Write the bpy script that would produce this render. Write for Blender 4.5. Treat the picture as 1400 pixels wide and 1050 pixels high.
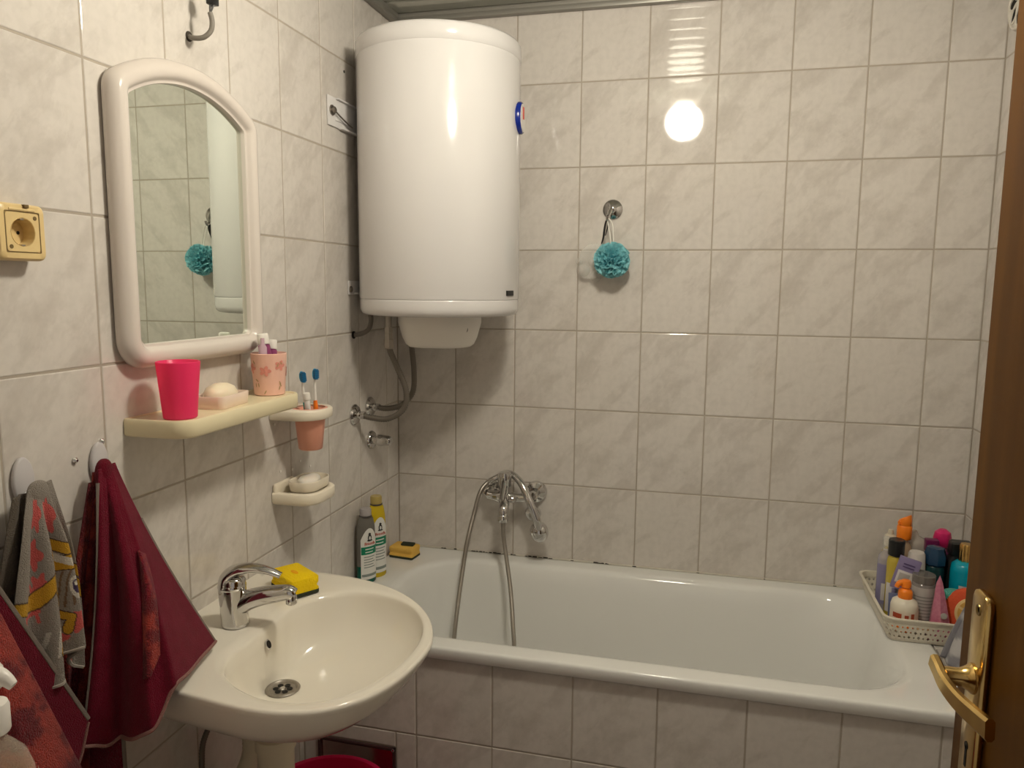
import bpy, bmesh, math, random
from mathutils import Vector, Matrix, Euler
random.seed(7)
PI = math.pi
scene = bpy.context.scene
COL = scene.collection
for o in list(bpy.data.objects):
    bpy.data.objects.remove(o)

# ------------------------------------------------------------------ camera, world, exposure
cam_d = bpy.data.cameras.new('camera')
cam = bpy.data.objects.new('camera', cam_d)
COL.objects.link(cam)
RIGHT = Vector((0.96989493, 0.24336671, 0.00874473))
DOWN = Vector((0.03985042, -0.12318691, -0.99158304))
FWD = Vector((-0.24024107, 0.96207984, -0.12917662))
rm = Matrix((RIGHT, -DOWN, -FWD)).transposed()
cam.matrix_world = Matrix.Translation((0.98703842, -2.36582478, 1.5262812)) @ rm.to_4x4()
cam_d.sensor_width = 36
cam_d.lens = 1038.05 / 1400 * 36
cam_d.clip_start = 0.02
scene.camera = cam

w = bpy.data.worlds.new('world')
scene.world = w
w.use_nodes = True
w.node_tree.nodes['Background'].inputs[0].default_value = (0.95, 0.85, 0.75, 1)
w.node_tree.nodes['Background'].inputs[1].default_value = 0.32
vs = scene.view_settings
vs.view_transform = 'Standard'
vs.look = 'None'
vs.gamma = 1
vs.use_curve_mapping = False
vs.exposure = 0.0
LAMP_COLOR = (1.0, 0.915, 0.765)
LAMP_STRENGTH = 132.0
LAMP_POS = (0.872, -1.17, 2.243)
LAMP_R = 0.077

# ------------------------------------------------------------------ materials
def new_mat(name):
    m = bpy.data.materials.new(name)
    m.use_nodes = True
    return m, m.node_tree, m.node_tree.nodes['Principled BSDF']

def P(name, col, rough=0.4, metal=0.0, trans=0.0, ior=1.45, alpha=1.0, emis=None, coat=0.0, sss=0.0, bump=None, noise=None):
    m, nt, b = new_mat(name)
    c = (col[0], col[1], col[2], 1)
    b.inputs['Base Color'].default_value = c
    b.inputs['Roughness'].default_value = rough
    b.inputs['Metallic'].default_value = metal
    b.inputs['Transmission Weight'].default_value = trans
    b.inputs['IOR'].default_value = ior
    b.inputs['Alpha'].default_value = alpha
    b.inputs['Coat Weight'].default_value = coat
    if sss:
        b.inputs['Subsurface Weight'].default_value = sss
        b.inputs['Subsurface Radius'].default_value = (0.02, 0.012, 0.008)
        b.inputs['Subsurface Scale'].default_value = 0.3
    if emis:
        b.inputs['Emission Color'].default_value = (emis[0], emis[1], emis[2], 1)
        b.inputs['Emission Strength'].default_value = emis[3]
    if bump or noise:
        tc = nt.nodes.new('ShaderNodeTexCoord')
        n = nt.nodes.new('ShaderNodeTexNoise')
        nt.links.new(tc.outputs['Object'], n.inputs['Vector'])
        if bump:
            n.inputs['Scale'].default_value = bump[0]
            n.inputs['Detail'].default_value = 3
            bp = nt.nodes.new('ShaderNodeBump')
            bp.inputs['Strength'].default_value = bump[1]
            bp.inputs['Distance'].default_value = bump[2] if len(bump) > 2 else 0.001
            nt.links.new(n.outputs['Fac'], bp.inputs['Height'])
            nt.links.new(bp.outputs['Normal'], b.inputs['Normal'])
        if noise:
            n2 = nt.nodes.new('ShaderNodeTexNoise')
            n2.inputs['Scale'].default_value = noise[0]
            n2.inputs['Detail'].default_value = 5
            nt.links.new(tc.outputs['Object'], n2.inputs['Vector'])
            r = nt.nodes.new('ShaderNodeValToRGB')
            r.color_ramp.elements[0].position = 0.35
            r.color_ramp.elements[1].position = 0.68
            r.color_ramp.elements[0].color = (noise[1][0], noise[1][1], noise[1][2], 1)
            r.color_ramp.elements[1].color = c
            nt.links.new(n2.outputs['Fac'], r.inputs['Fac'])
            nt.links.new(r.outputs['Color'], b.inputs['Base Color'])
    return m

def tile_material(name, base, vein, deep, rough):
    """marbled glazed tile; print differs per tile through the object's random value"""
    m, nt, b = new_mat(name)
    N, L = nt.nodes, nt.links
    tc = N.new('ShaderNodeTexCoord')
    oi = N.new('ShaderNodeObjectInfo')
    ml = N.new('ShaderNodeMath'); ml.operation = 'MULTIPLY'; ml.inputs[1].default_value = 5.0
    L.new(oi.outputs['Random'], ml.inputs[0])
    fl = N.new('ShaderNodeMath'); fl.operation = 'FLOOR'; L.new(ml.outputs[0], fl.inputs[0])
    mp = N.new('ShaderNodeMapping'); mp.vector_type = 'TEXTURE'
    mp.inputs['Rotation'].default_value = (0, math.radians(-50), 0)
    mp.inputs['Scale'].default_value = (1 / 5.5, 1, 1 / 17.0)
    L.new(tc.outputs['Object'], mp.inputs['Vector'])
    wn = N.new('ShaderNodeTexNoise'); wn.noise_dimensions = '4D'
    wn.inputs['Scale'].default_value = 14; wn.inputs['Detail'].default_value = 4
    L.new(tc.outputs['Object'], wn.inputs['Vector']); L.new(fl.outputs[0], wn.inputs['W'])
    mx = N.new('ShaderNodeVectorMath'); mx.operation = 'MULTIPLY_ADD'
    mx.inputs[1].default_value = (1.0, 1.0, 1.0)
    L.new(wn.outputs['Color'], mx.inputs[0]); L.new(mp.outputs['Vector'], mx.inputs[2])
    n1 = N.new('ShaderNodeTexNoise'); n1.noise_dimensions = '4D'
    n1.inputs['Scale'].default_value = 1.0; n1.inputs['Detail'].default_value = 6; n1.inputs['Roughness'].default_value = 0.6
    L.new(mx.outputs[0], n1.inputs['Vector']); L.new(fl.outputs[0], n1.inputs['W'])
    r1 = N.new('ShaderNodeValToRGB')
    e = r1.color_ramp.elements
    e[0].position = 0.33; e[0].color = (*deep, 1)
    e[1].position = 0.62; e[1].color = (*base, 1)
    k = e.new(0.44); k.color = (*vein, 1)
    k = e.new(0.53); k.color = (*base, 1)
    L.new(n1.outputs['Fac'], r1.inputs['Fac'])
    # fine mottling
    n2 = N.new('ShaderNodeTexNoise'); n2.inputs['Scale'].default_value = 55; n2.inputs['Detail'].default_value = 5
    L.new(tc.outputs['Object'], n2.inputs['Vector'])
    r2 = N.new('ShaderNodeValToRGB')
    r2.color_ramp.elements[0].position = 0.3; r2.color_ramp.elements[0].color = (0.93, 0.93, 0.93, 1)
    r2.color_ramp.elements[1].position = 0.6; r2.color_ramp.elements[1].color = (1, 1, 1, 1)
    L.new(n2.outputs['Fac'], r2.inputs['Fac'])
    mm = N.new('ShaderNodeMix'); mm.data_type = 'RGBA'; mm.blend_type = 'MULTIPLY'; mm.inputs[0].default_value = 1
    L.new(r1.outputs['Color'], mm.inputs[6]); L.new(r2.outputs['Color'], mm.inputs[7])
    L.new(mm.outputs[2], b.inputs['Base Color'])
    b.inputs['Roughness'].default_value = rough
    n3 = N.new('ShaderNodeTexNoise'); n3.inputs['Scale'].default_value = 9
    L.new(tc.outputs['Object'], n3.inputs['Vector'])
    bp = N.new('ShaderNodeBump'); bp.inputs['Strength'].default_value = 0.0; bp.inputs['Distance'].default_value = 0.004
    L.new(n3.outputs['Fac'], bp.inputs['Height']); L.new(bp.outputs['Normal'], b.inputs['Normal'])
    return m

def attr_cloth(name, rough=0.95, bump=(900, 0.6, 0.002), sheen=0.08):
    m, nt, b = new_mat(name)
    N, L = nt.nodes, nt.links
    a = N.new('ShaderNodeAttribute'); a.attribute_name = 'Col'
    tc = N.new('ShaderNodeTexCoord')
    n = N.new('ShaderNodeTexNoise'); n.inputs['Scale'].default_value = bump[0]; n.inputs['Detail'].default_value = 2
    L.new(tc.outputs['Object'], n.inputs['Vector'])
    bp = N.new('ShaderNodeBump'); bp.inputs['Strength'].default_value = bump[1]; bp.inputs['Distance'].default_value = bump[2]
    L.new(n.outputs['Fac'], bp.inputs['Height']); L.new(bp.outputs['Normal'], b.inputs['Normal'])
    L.new(a.outputs['Color'], b.inputs['Base Color'])
    b.inputs['Roughness'].default_value = rough
    b.inputs['Sheen Weight'].default_value = sheen
    b.inputs['Sheen Roughness'].default_value = 0.5
    b.inputs['Specular IOR Level'].default_value = 0.1
    return m

def wood_material(name, c1, c2, scale, rough):
    m, nt, b = new_mat(name)
    N, L = nt.nodes, nt.links
    tc = N.new('ShaderNodeTexCoord')
    mp = N.new('ShaderNodeMapping'); mp.inputs['Scale'].default_value = scale
    L.new(tc.outputs['Object'], mp.inputs['Vector'])
    n = N.new('ShaderNodeTexNoise'); n.inputs['Scale'].default_value = 1; n.inputs['Detail'].default_value = 8
    n.inputs['Distortion'].default_value = 0.6
    L.new(mp.outputs['Vector'], n.inputs['Vector'])
    r = N.new('ShaderNodeValToRGB')
    r.color_ramp.elements[0].position = 0.32; r.color_ramp.elements[0].color = (*c1, 1)
    r.color_ramp.elements[1].position = 0.7; r.color_ramp.elements[1].color = (*c2, 1)
    L.new(n.outputs['Fac'], r.inputs['Fac']); L.new(r.outputs['Color'], b.inputs['Base Color'])
    b.inputs['Roughness'].default_value = rough
    b.inputs['Specular IOR Level'].default_value = 0.10
    b.inputs['Specular Tint'].default_value = (1.0, 0.62, 0.25, 1)
    return m

TILE = tile_material('tile_glaze', (0.67, 0.63, 0.585), (0.605, 0.565, 0.52), (0.56, 0.52, 0.475), 0.045)
GROUT = P('grout', (0.41, 0.36, 0.30), 0.8, bump=(200, 0.3))
MOLD = P('mould', (0.025, 0.02, 0.015), 0.8)
CERAMIC = P('sink_ceramic', (0.83, 0.785, 0.69), 0.07, coat=0.3)
ENAMEL = P('tub_enamel', (0.80, 0.80, 0.775), 0.10, coat=0.3)
WHITE = P('heater_enamel', (0.70, 0.685, 0.68), 0.13, coat=0.2)
WHITEPL = P('white_plastic', (0.82, 0.79, 0.74), 0.35)
GREYPL = P('grey_plastic', (0.56, 0.54, 0.55), 0.4)
FRAME = P('mirror_frame_plastic', (0.69, 0.63, 0.58), 0.22)
CREAM = P('cream_plastic', (0.83, 0.74, 0.50), 0.28)
IVORY = P('ivory_plastic', (0.84, 0.77, 0.64), 0.28)
SOCKET = P('yellowed_plastic', (0.74, 0.56, 0.27), 0.3)
SOCKETD = P('socket_groove', (0.16, 0.10, 0.03), 0.6)
MIRROR = P('mirror_glass', (0.80, 0.86, 0.78), 0.01, 1.0)
CHROME = P('chrome', (0.64, 0.63, 0.62), 0.06, 1.0)
STEEL = P('brushed_steel', (0.36, 0.33, 0.29), 0.38, 0.85)
HOSE = P('braid_grey', (0.17, 0.15, 0.125), 0.42, 0.5)
DSTEEL = P('dark_steel', (0.30, 0.27, 0.24), 0.35, 1.0)
BRASS = P('brass', (0.80, 0.56, 0.20), 0.2, 1.0, noise=(30, (0.62, 0.42, 0.16)))
BLACK = P('black_plastic', (0.012, 0.012, 0.012), 0.3)
DARK = P('dark_hole', (0.01, 0.008, 0.006), 0.8)
ALU = P('ceiling_slat', (0.50, 0.51, 0.46), 0.10, 0.55)
ALUD = P('ceiling_edge', (0.30, 0.29, 0.26), 0.4, 0.4)
GAP = P('ceiling_gap', (0.05, 0.05, 0.045), 0.8)
PAINT = P('painted_wall', (0.62, 0.57, 0.50), 0.7)
FLOORM = P('floor_tile', (0.36, 0.30, 0.25), 0.3, noise=(8, (0.28, 0.23, 0.19)))
DOORW = wood_material('door_veneer', (0.056, 0.021, 0.002), (0.090, 0.036, 0.004), (28, 28, 1.6), 0.55)
PINK = P('pink_cup_plastic', (1.0, 0.045, 0.16), 0.35, sss=0.0)
def translucent(name, col, mix=0.5, rough=0.3):
    m, nt, b = new_mat(name)
    b.inputs['Base Color'].default_value = (*col, 1); b.inputs['Roughness'].default_value = rough
    t = nt.nodes.new('ShaderNodeBsdfTranslucent'); t.inputs[0].default_value = (*col, 1)
    s = nt.nodes.new('ShaderNodeMixShader'); s.inputs[0].default_value = mix
    out = nt.nodes['Material Output']
    nt.links.new(b.outputs[0], s.inputs[1]); nt.links.new(t.outputs[0], s.inputs[2])
    nt.links.new(s.outputs[0], out.inputs[0])
    return m
PINKT = translucent('pink_translucent', (1.0, 0.085, 0.29), 0.5)
MAGT = translucent('magenta_translucent', (0.80, 0.012, 0.13), 0.4)
BLUSH = P('blush_plastic', (0.85, 0.52, 0.42), 0.3)
SALMON = P('salmon_plastic', (0.78, 0.36, 0.26), 0.3)
SOAP = P('cream_soap', (0.88, 0.77, 0.58), 0.4, sss=0.2)
SOAPW = P('white_soap', (0.86, 0.82, 0.74), 0.4, sss=0.2)
SPY = P('yellow_sponge', (0.95, 0.66, 0.0), 0.9, bump=(260, 1.0, 0.004))
SPO = P('ochre_sponge', (0.85, 0.52, 0.10), 0.9, bump=(260, 1.0, 0.004))
SCOUR = P('dark_scourer', (0.035, 0.045, 0.025), 0.95, bump=(500, 1.0, 0.003))
TEAL = translucent('teal_mesh', (0.34, 0.74, 0.80), 0.4, 0.6)
CORD = P('white_cord', (0.8, 0.78, 0.72), 0.7)
def clear(name, col=(1, 1, 1), alpha=0.35, rough=0.08):
    m, nt, b = new_mat(name)
    b.inputs['Base Color'].default_value = (*col, 1); b.inputs['Roughness'].default_value = rough
    b.inputs['Alpha'].default_value = alpha
    return m
CLEAR = clear('clear_plastic', (0.85, 0.83, 0.78), 0.30)
CLOTH = attr_cloth('printed_cloth', bump=(650, 1.0, 0.004))
TERRY = attr_cloth('terry_cloth', bump=(420, 1.0, 0.006), sheen=0.12)
HEM = P('grey_hem', (0.20, 0.165, 0.14), 0.95, bump=(900, 0.8, 0.002))
HEMR = P('hem_stitch', (0.30, 0.15, 0.13), 0.95, bump=(500, 1.0, 0.003))
def flat(name, c, r=0.4): return P(name, c, r)

# ------------------------------------------------------------------ geometry builders: (verts, faces)
def join(*gs):
    V, F = [], []
    for v, f in gs:
        n = len(V); V += [Vector(p) for p in v]; F += [tuple(i + n for i in q) for q in f]
    return V, F

def xf(g, M):
    return [M @ Vector(p) for p in g[0]], g[1]

def mv(g, x, y, z): return xf(g, Matrix.Translation((x, y, z)))

def rot(g, axis, deg): return xf(g, Matrix.Rotation(math.radians(deg), 4, axis))

def box(x0, x1, y0, y1, z0, z1, bev=0.0, seg=2):
    bm = bmesh.new()
    bmesh.ops.create_cube(bm, size=1)
    for v in bm.verts:
        v.co = Vector(((x0 + x1) / 2 + v.co.x * (x1 - x0), (y0 + y1) / 2 + v.co.y * (y1 - y0), (z0 + z1) / 2 + v.co.z * (z1 - z0)))
    if bev:
        bmesh.ops.bevel(bm, geom=list(bm.edges), offset=bev, segments=seg, profile=0.5, affect='EDGES')
    return from_bm(bm)

def from_bm(bm):
    bm.verts.index_update()
    V = [v.co.copy() for v in bm.verts]; F = [tuple(v.index for v in f.verts) for f in bm.faces]
    bm.free()
    return V, F

def loft(loops, cap0=True, cap1=True, closed=True):
    n = len(loops[0]); V = []; F = []
    for l in loops: V += [Vector(p) for p in l]
    m = n if closed else n - 1
    for i in range(len(loops) - 1):
        for j in range(m):
            a = i * n + j; b2 = i * n + (j + 1) % n
            F.append((a, b2, b2 + n, a + n))
    if cap0: F.append(tuple(reversed(range(n))))
    if cap1: F.append(tuple(range((len(loops) - 1) * n, len(loops) * n)))
    return V, F

def lathe(prof, n=32, cap0=True, cap1=True, sx=1.0, sy=1.0):
    """prof: list of (r, z) from bottom to top, axis z"""
    loops = [[(r * math.cos(2 * PI * k / n) * sx, r * math.sin(2 * PI * k / n) * sy, z) for k in range(n)] for r, z in prof]
    return loft(loops, cap0, cap1)

def orient(g, direction, origin=(0, 0, 0)):
    d = Vector(direction).normalized()
    q = Vector((0, 0, 1)).rotation_difference(d)
    return xf(g, Matrix.Translation(origin) @ q.to_matrix().to_4x4())

def smooth_path(pts, per=8):
    pts = [Vector(p) for p in pts]
    out = []
    for i in range(len(pts) - 1):
        p0 = pts[max(i - 1, 0)]; p1 = pts[i]; p2 = pts[i + 1]; p3 = pts[min(i + 2, len(pts) - 1)]
        for k in range(per):
            t = k / per
            out.append(0.5 * ((2 * p1) + (-p0 + p2) * t + (2 * p0 - 5 * p1 + 4 * p2 - p3) * t * t + (-p0 + 3 * p1 - 3 * p2 + p3) * t ** 3))
    out.append(pts[-1])
    return out

def resample(pts, step):
    out = [pts[0]]; acc = 0
    for a, b in zip(pts, pts[1:]):
        d = (b - a).length
        if d == 0: continue
        while acc + d >= step:
            t = (step - acc) / d
            a = a + (b - a) * t; out.append(a); d = (b - a).length; acc = 0
            if d == 0: break
        acc += d
    if (out[-1] - pts[-1]).length > 1e-6: out.append(pts[-1])
    return out

def tube(pts, r, n=10, per=8, smooth=True, flat=1.0, ribs=0.0):
    P_ = smooth_path(pts, per) if smooth else [Vector(p) for p in pts]
    if ribs: P_ = resample(P_, ribs)
    m = len(P_)
    rs = r if callable(r) else (lambda t: r)
    T = [(P_[min(i + 1, m - 1)] - P_[max(i - 1, 0)]).normalized() for i in range(m)]
    up = Vector((0, 0, 1)) if abs(T[0].z) < 0.9 else Vector((1, 0, 0))
    u = (up - T[0] * up.dot(T[0])).normalized()
    loops = []
    for i in range(m):
        u = (u - T[i] * u.dot(T[i])).normalized(); v = T[i].cross(u)
        rr = rs(i / (m - 1))
        if ribs: rr *= 1.0 if i % 2 else 0.84
        loops.append([P_[i] + (u * math.cos(2 * PI * k / n) * flat + v * math.sin(2 * PI * k / n)) * rr for k in range(n)])
    return loft(loops)

def rrect(x0, x1, y0, y1, r, nc=6, ns=4):
    """rounded rectangle, counter-clockwise, fixed vertex count; r scalar or (bl, br, tr, tl)"""
    if not isinstance(r, (tuple, list)): r = (r, r, r, r)
    cs = [((x0 + r[0], y0 + r[0]), r[0], PI), ((x1 - r[1], y0 + r[1]), r[1], 1.5 * PI), ((x1 - r[2], y1 - r[2]), r[2], 0), ((x0 + r[3], y1 - r[3]), r[3], 0.5 * PI)]
    arcs = [[(c[0] + rr * math.cos(a0 + 0.5 * PI * k / nc), c[1] + rr * math.sin(a0 + 0.5 * PI * k / nc)) for k in range(nc + 1)] for c, rr, a0 in cs]
    out = []
    for i in range(4):
        out += arcs[i]
        a = arcs[i][-1]; b = arcs[(i + 1) % 4][0]
        for k in range(1, ns + 1):
            t = k / (ns + 1); out.append((a[0] + (b[0] - a[0]) * t, a[1] + (b[1] - a[1]) * t))
    return out

def prism(outline, h, bev=0.0, z0=0.0):
    """outline 2d ccw in xy, extruded z0..z0+h with a rounded top and bottom edge"""
    pts = [Vector((p[0], p[1])) for p in outline]
    def off(d):
        n = len(pts); res = []
        for i in range(n):
            t = (pts[(i + 1) % n] - pts[i - 1])
            nn = Vector((-t.y, t.x)).normalized()
            res.append(pts[i] + nn * d)
        return res
    if bev <= 0:
        L = [(0, z0), (0, z0 + h)]
    else:
        L = [(bev, z0), (bev * 0.3, z0 + bev * 0.3), (0, z0 + bev), (0, z0 + h - bev), (bev * 0.3, z0 + h - bev * 0.3), (bev, z0 + h)]
    return loft([[(p.x, p.y, z) for p in off(d)] for d, z in L])

def ellipse(rx, ry, n=28): return [(rx * math.cos(2 * PI * k / n), ry * math.sin(2 * PI * k / n)) for k in range(n)]

# plane maps: local (a, b, depth) to world
ON_LEFT = Matrix(((0, 0, 1, 0), (1, 0, 0, 0), (0, 1, 0, 0), (0, 0, 0, 1)))     # a->y, b->z, depth->x
ON_BACK = Matrix(((1, 0, 0, 0), (0, 0, -1, 0), (0, 1, 0, 0), (0, 0, 0, 1)))    # a->x, b->z, depth->-y

# ------------------------------------------------------------------ linking
def wloc(o):
    v = Vector((0, 0, 0))
    while o is not None:
        v = v + o.location; o = o.parent
    return v

def make_mesh(name, g, mat, angle=40, smooth=True, colors=None):
    me = bpy.data.meshes.new(name)
    me.from_pydata([tuple(p) for p in g[0]], [], g[1])
    me.validate()
    if mat: me.materials.append(mat)
    if smooth:
        me.polygons.foreach_set('use_smooth', [True] * len(me.polygons))
        me.set_sharp_from_angle(angle=math.radians(angle))
    if colors:
        a = me.color_attributes.new('Col', 'FLOAT_COLOR', 'POINT')
        a.data.foreach_set('color', [c for q in colors for c in (q[0], q[1], q[2], 1.0)])
    me.update()
    return me

def fix_normals(me):
    bm = bmesh.new(); bm.from_mesh(me)
    bmesh.ops.recalc_face_normals(bm, faces=bm.faces)
    bm.to_mesh(me); bm.free()

def put(name, g, mat, parent=None, local=False, angle=40, smooth=True, label=None, colors=None, solid=0.0, fix=True):
    """link ONE mesh object; geometry in world coordinates unless local"""
    off = Vector((0, 0, 0))
    if parent is not None and not local: off = wloc(parent)
    V = [Vector(p) - off for p in g[0]]
    me = make_mesh(name, (V, g[1]), mat, angle, smooth, colors)
    if fix and not solid: fix_normals(me)
    o = bpy.data.objects.new(name, me); COL.objects.link(o)
    if parent is not None: o.parent = parent
    if label: o['label'] = label
    if solid:
        s = o.modifiers.new('thickness', 'SOLIDIFY'); s.thickness = solid; s.offset = 0
    return o

def thing(name, label, cat, loc, group=None, rz=0):
    o = bpy.data.objects.new(name, None); o.empty_display_size = 0.03
    COL.objects.link(o); o.location = loc; o.rotation_euler = (0, 0, rz)
    o['label'] = label; o['category'] = cat
    if group: o['group'] = group
    return o

def tag(o, label, cat, group=None):
    o['label'] = label; o['category'] = cat
    if group: o['group'] = group
    return o

def struct(o): o['kind'] = 'structure'; return o

def origin_to(o, p):
    """move a top-level mesh object's origin to p"""
    p = Vector(p)
    for v in o.data.vertices: v.co -= p
    o.location = p

def text_geo(s, size, M, depth=0.0006):
    cu = bpy.data.curves.new('t', 'FONT'); cu.body = s; cu.size = size; cu.extrude = depth
    cu.align_x = 'CENTER'; cu.align_y = 'CENTER'; cu.resolution_u = 3
    ob = bpy.data.objects.new('t', cu); COL.objects.link(ob)
    dg = bpy.context.evaluated_depsgraph_get()
    me = bpy.data.meshes.new_from_object(ob.evaluated_get(dg))
    V = [M @ v.co for v in me.vertices]; F = [tuple(p.vertices) for p in me.polygons]
    bpy.data.objects.remove(ob); bpy.data.curves.remove(cu); bpy.data.meshes.remove(me)
    return V, F

# ------------------------------------------------------------------ ROOM
XR, YF, ZC = 1.74, -2.27, 2.35        # right wall, front wall, ceiling
J = 0.0017                            # half joint width
tile_cache = {}
def tile_mesh(wd, ht):
    key = (round(wd, 4), round(ht, 4))
    if key in tile_cache: return tile_cache[key]
    a, b = wd / 2 - J, ht / 2 - J
    c = 0.0016
    rings = [(a, b, 0.006), (a, b, c), (a - c * 0.4, b - c * 0.4, c * 0.35), (a - c * 1.3, b - c * 1.3, 0.0)]
    V = []; F = []
    for (p, q, d) in rings:
        V += [(-p, d, -q), (p, d, -q), (p, d, q), (-p, d, q)]
    for i in range(3):
        for j in range(4):
            k = (j + 1) % 4
            F.append((i * 4 + j, i * 4 + k, i * 4 + 4 + k, i * 4 + 4 + j))
    F.append((12, 13, 14, 15))
    me = make_mesh('tile', (V, F), TILE, 30, smooth=False)
    tile_cache[key] = me
    return me

def lay_tiles(parent, us, zs, where, rz, skip=None):
    """us, zs: joint lines; where(u,z)->world point of the tile's centre; tile's local front is -y"""
    for u0, u1 in zip(us, us[1:]):
        for z0, z1 in zip(zs, zs[1:]):
            if skip and skip(u0, u1, z0, z1): continue
            o = bpy.data.objects.new('tile', tile_mesh(u1 - u0, z1 - z0)); COL.objects.link(o)
            o.parent = parent
            o.location = Vector(where((u0 + u1) / 2, (z0 + z1) / 2)) - wloc(parent)
            o.rotation_euler = (0, 0, rz)

def lines(a, b, start, step):
    L = [a]; k = start
    while k < b - 0.012:
        if k > a + 0.012: L.append(k)
        k += step
    L.append(b)
    return L

zl = lines(0.0, ZC, 0.135, 0.25)
T = 0.08
wall_left = struct(put('wall_left', box(-T, -0.0012, YF, T, 0, ZC + 0.12), GROUT, smooth=False))
lay_tiles(wall_left, lines(YF, 0.0, -1.2916 - 1.0, 0.2), zl, lambda u, z: (0, u, z), PI / 2)
wall_back = struct(put('wall_back', box(-0.0012, XR + 0.0012, 0.0012, T, 0, ZC + 0.12), GROUT, smooth=False))
lay_tiles(wall_back, lines(0.0, XR, 0.204, 0.2), zl, lambda u, z: (u, 0, z), 0, skip=lambda a, b, c, d: d < 0.4)
wall_right = struct(put('wall_right', box(XR + 0.0012, XR + T, YF, T, 0, ZC + 0.12), GROUT, smooth=False))
lay_tiles(wall_right, [-v for v in lines(0.0, -YF, 0.2, 0.2)][::-1], zl, lambda u, z: (XR, u, z), -PI / 2)
DX0, DX1, DZ1 = 0.50, 1.34, 2.03
wall_front = struct(put('wall_front', join(box(-T, DX0, YF - 0.1, YF, 0, ZC + 0.12), box(DX1, XR + T, YF - 0.1, YF, 0, ZC + 0.12), box(DX0, DX1, YF - 0.1, YF, DZ1, ZC + 0.12)), PAINT, smooth=False))
floor = struct(put('floor', box(-T, XR + T, YF - 1.2, T, -0.06, 0.0), FLOORM, smooth=False))

# ceiling of long aluminium slats
ceiling = struct(put('ceiling', box(-T, XR + T, YF, T, ZC + 0.035, ZC + 0.12), GAP, smooth=False))
slat_g = loft([[(x, -0.0465, 0.012), (x, -0.0465, 0.004), (x, -0.045, 0.0018), (x, -0.040, 0.0010), (x, -0.025, 0.0004), (x, -0.01, 0.0001), (x, 0.01, 0.0001), (x, 0.025, 0.0004), (x, 0.040, 0.0010), (x, 0.045, 0.0018), (x, 0.0465, 0.004), (x, 0.0465, 0.012)] for x in (0.022, XR - 0.022)])
slat_me = make_mesh('slat', slat_g, ALU, 50); fix_normals(slat_me)
y = -0.075
while y > YF + 0.05:
    o = bpy.data.objects.new('slat', slat_me); COL.objects.link(o); o.parent = ceiling; o.location = (0, y, ZC + 0.012)
    y -= 0.1
def ledge_strip(x0, x1, y0, y1):
    return box(x0, x1, y0, y1, ZC + 0.002, ZC + 0.03, 0.003)
for nm, a in (('trim_1', (0.001, XR - 0.001, -0.026, -0.001)), ('trim_2', (0.001, 0.026, YF, -0.026)), ('trim_3', (XR - 0.026, XR - 0.001, YF, -0.026))):
    struct(put(nm, join(ledge_strip(*a), box(a[0] + 0.001, a[1] - 0.001, a[2] + 0.001, a[3] - 0.001, ZC - 0.012, ZC + 0.004, 0.002)), ALUD))

# globe lamp
lamp = thing('ceiling_lamp', 'round white globe lamp on the slatted ceiling, mirrored in the back wall tiles', 'lamp', (LAMP_POS[0], LAMP_POS[1], ZC + 0.012))
m_l = P('lamp_glow', (1, 1, 1), 0.3, emis=(*LAMP_COLOR, LAMP_STRENGTH))
put('globe', mv(lathe([(LAMP_R * math.sin(PI * k / 24) + 1e-5, -LAMP_R * math.cos(PI * k / 24)) for k in range(23)], 40), *LAMP_POS), m_l, lamp)
put('lamp_base', mv(lathe([(0.052, 0.0), (0.058, 0.006), (0.058, 0.032), (0.05, 0.038)], 32), LAMP_POS[0], LAMP_POS[1], ZC - 0.027), WHITEPL, lamp)

# ------------------------------------------------------------------ BATH with tiled apron
TUBZ, TX1, TY0 = 0.635, 1.583, -0.682
AY = -0.671
wall_apron = struct(put('wall_bath_side', box(0.0, XR, AY + 0.0012, AY + 0.05, 0, 0.598), GROUT, smooth=False))
HX0, HX1, HZ1 = 0.045, 0.264, 0.342
lay_tiles(wall_apron, lines(0.002, XR - 0.002, 0.12, 0.2), lines(0.0, 0.6, 0.135, 0.25), lambda u, z: (u, AY, z), 0,
          skip=lambda a, b, c, d: d < 0.39 and b < 0.33)
# odd tiles around the hatch
for (a, b, c, d) in ((HX1, 0.32, 0.135, 0.385), (0.002, HX0, 0.135, 0.385), (HX0, HX1, HZ1, 0.385), (0.002, 0.12, 0.0, 0.135), (0.12, 0.32, 0.0, 0.135)):
    lay_tiles(wall_apron, [a, b], [c, d], lambda u, z: (u, AY, z), 0)
hatch = thing('inspection_hatch', 'square polished metal inspection hatch in the bath side below the sink', 'hatch', ((HX0 + HX1) / 2, AY, 0.14))
put('panel', box(HX0 + 0.008, HX1 - 0.008, AY + 0.0005, AY + 0.0012, 0.143, HZ1 - 0.008), P('hatch_metal', (0.62, 0.5, 0.48), 0.12, 1.0), hatch)
fr = []
for (a, b, c, d) in ((HX0, HX1, HZ1 - 0.009, HZ1 - 0.001), (HX0, HX1, 0.136, 0.144), (HX0, HX0 + 0.008, 0.136, HZ1 - 0.001), (HX1 - 0.008, HX1, 0.136, HZ1 - 0.001)):
    fr.append(box(a, b, AY - 0.006, AY + 0.001, c, d, 0.001))
put('hatch_frame', join(*fr), P('hatch_rim', (0.10, 0.05, 0.05), 0.4, 0.6), hatch)
for sx in (HX0 + 0.006, HX1 - 0.006):
    put('screw', orient(lathe([(0.0045, 0), (0.004, 0.002), (0.002, 0.003)], 12), (0, -1, 0), (sx, AY - 0.006, HZ1 - 0.006)), CHROME, hatch)

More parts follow.
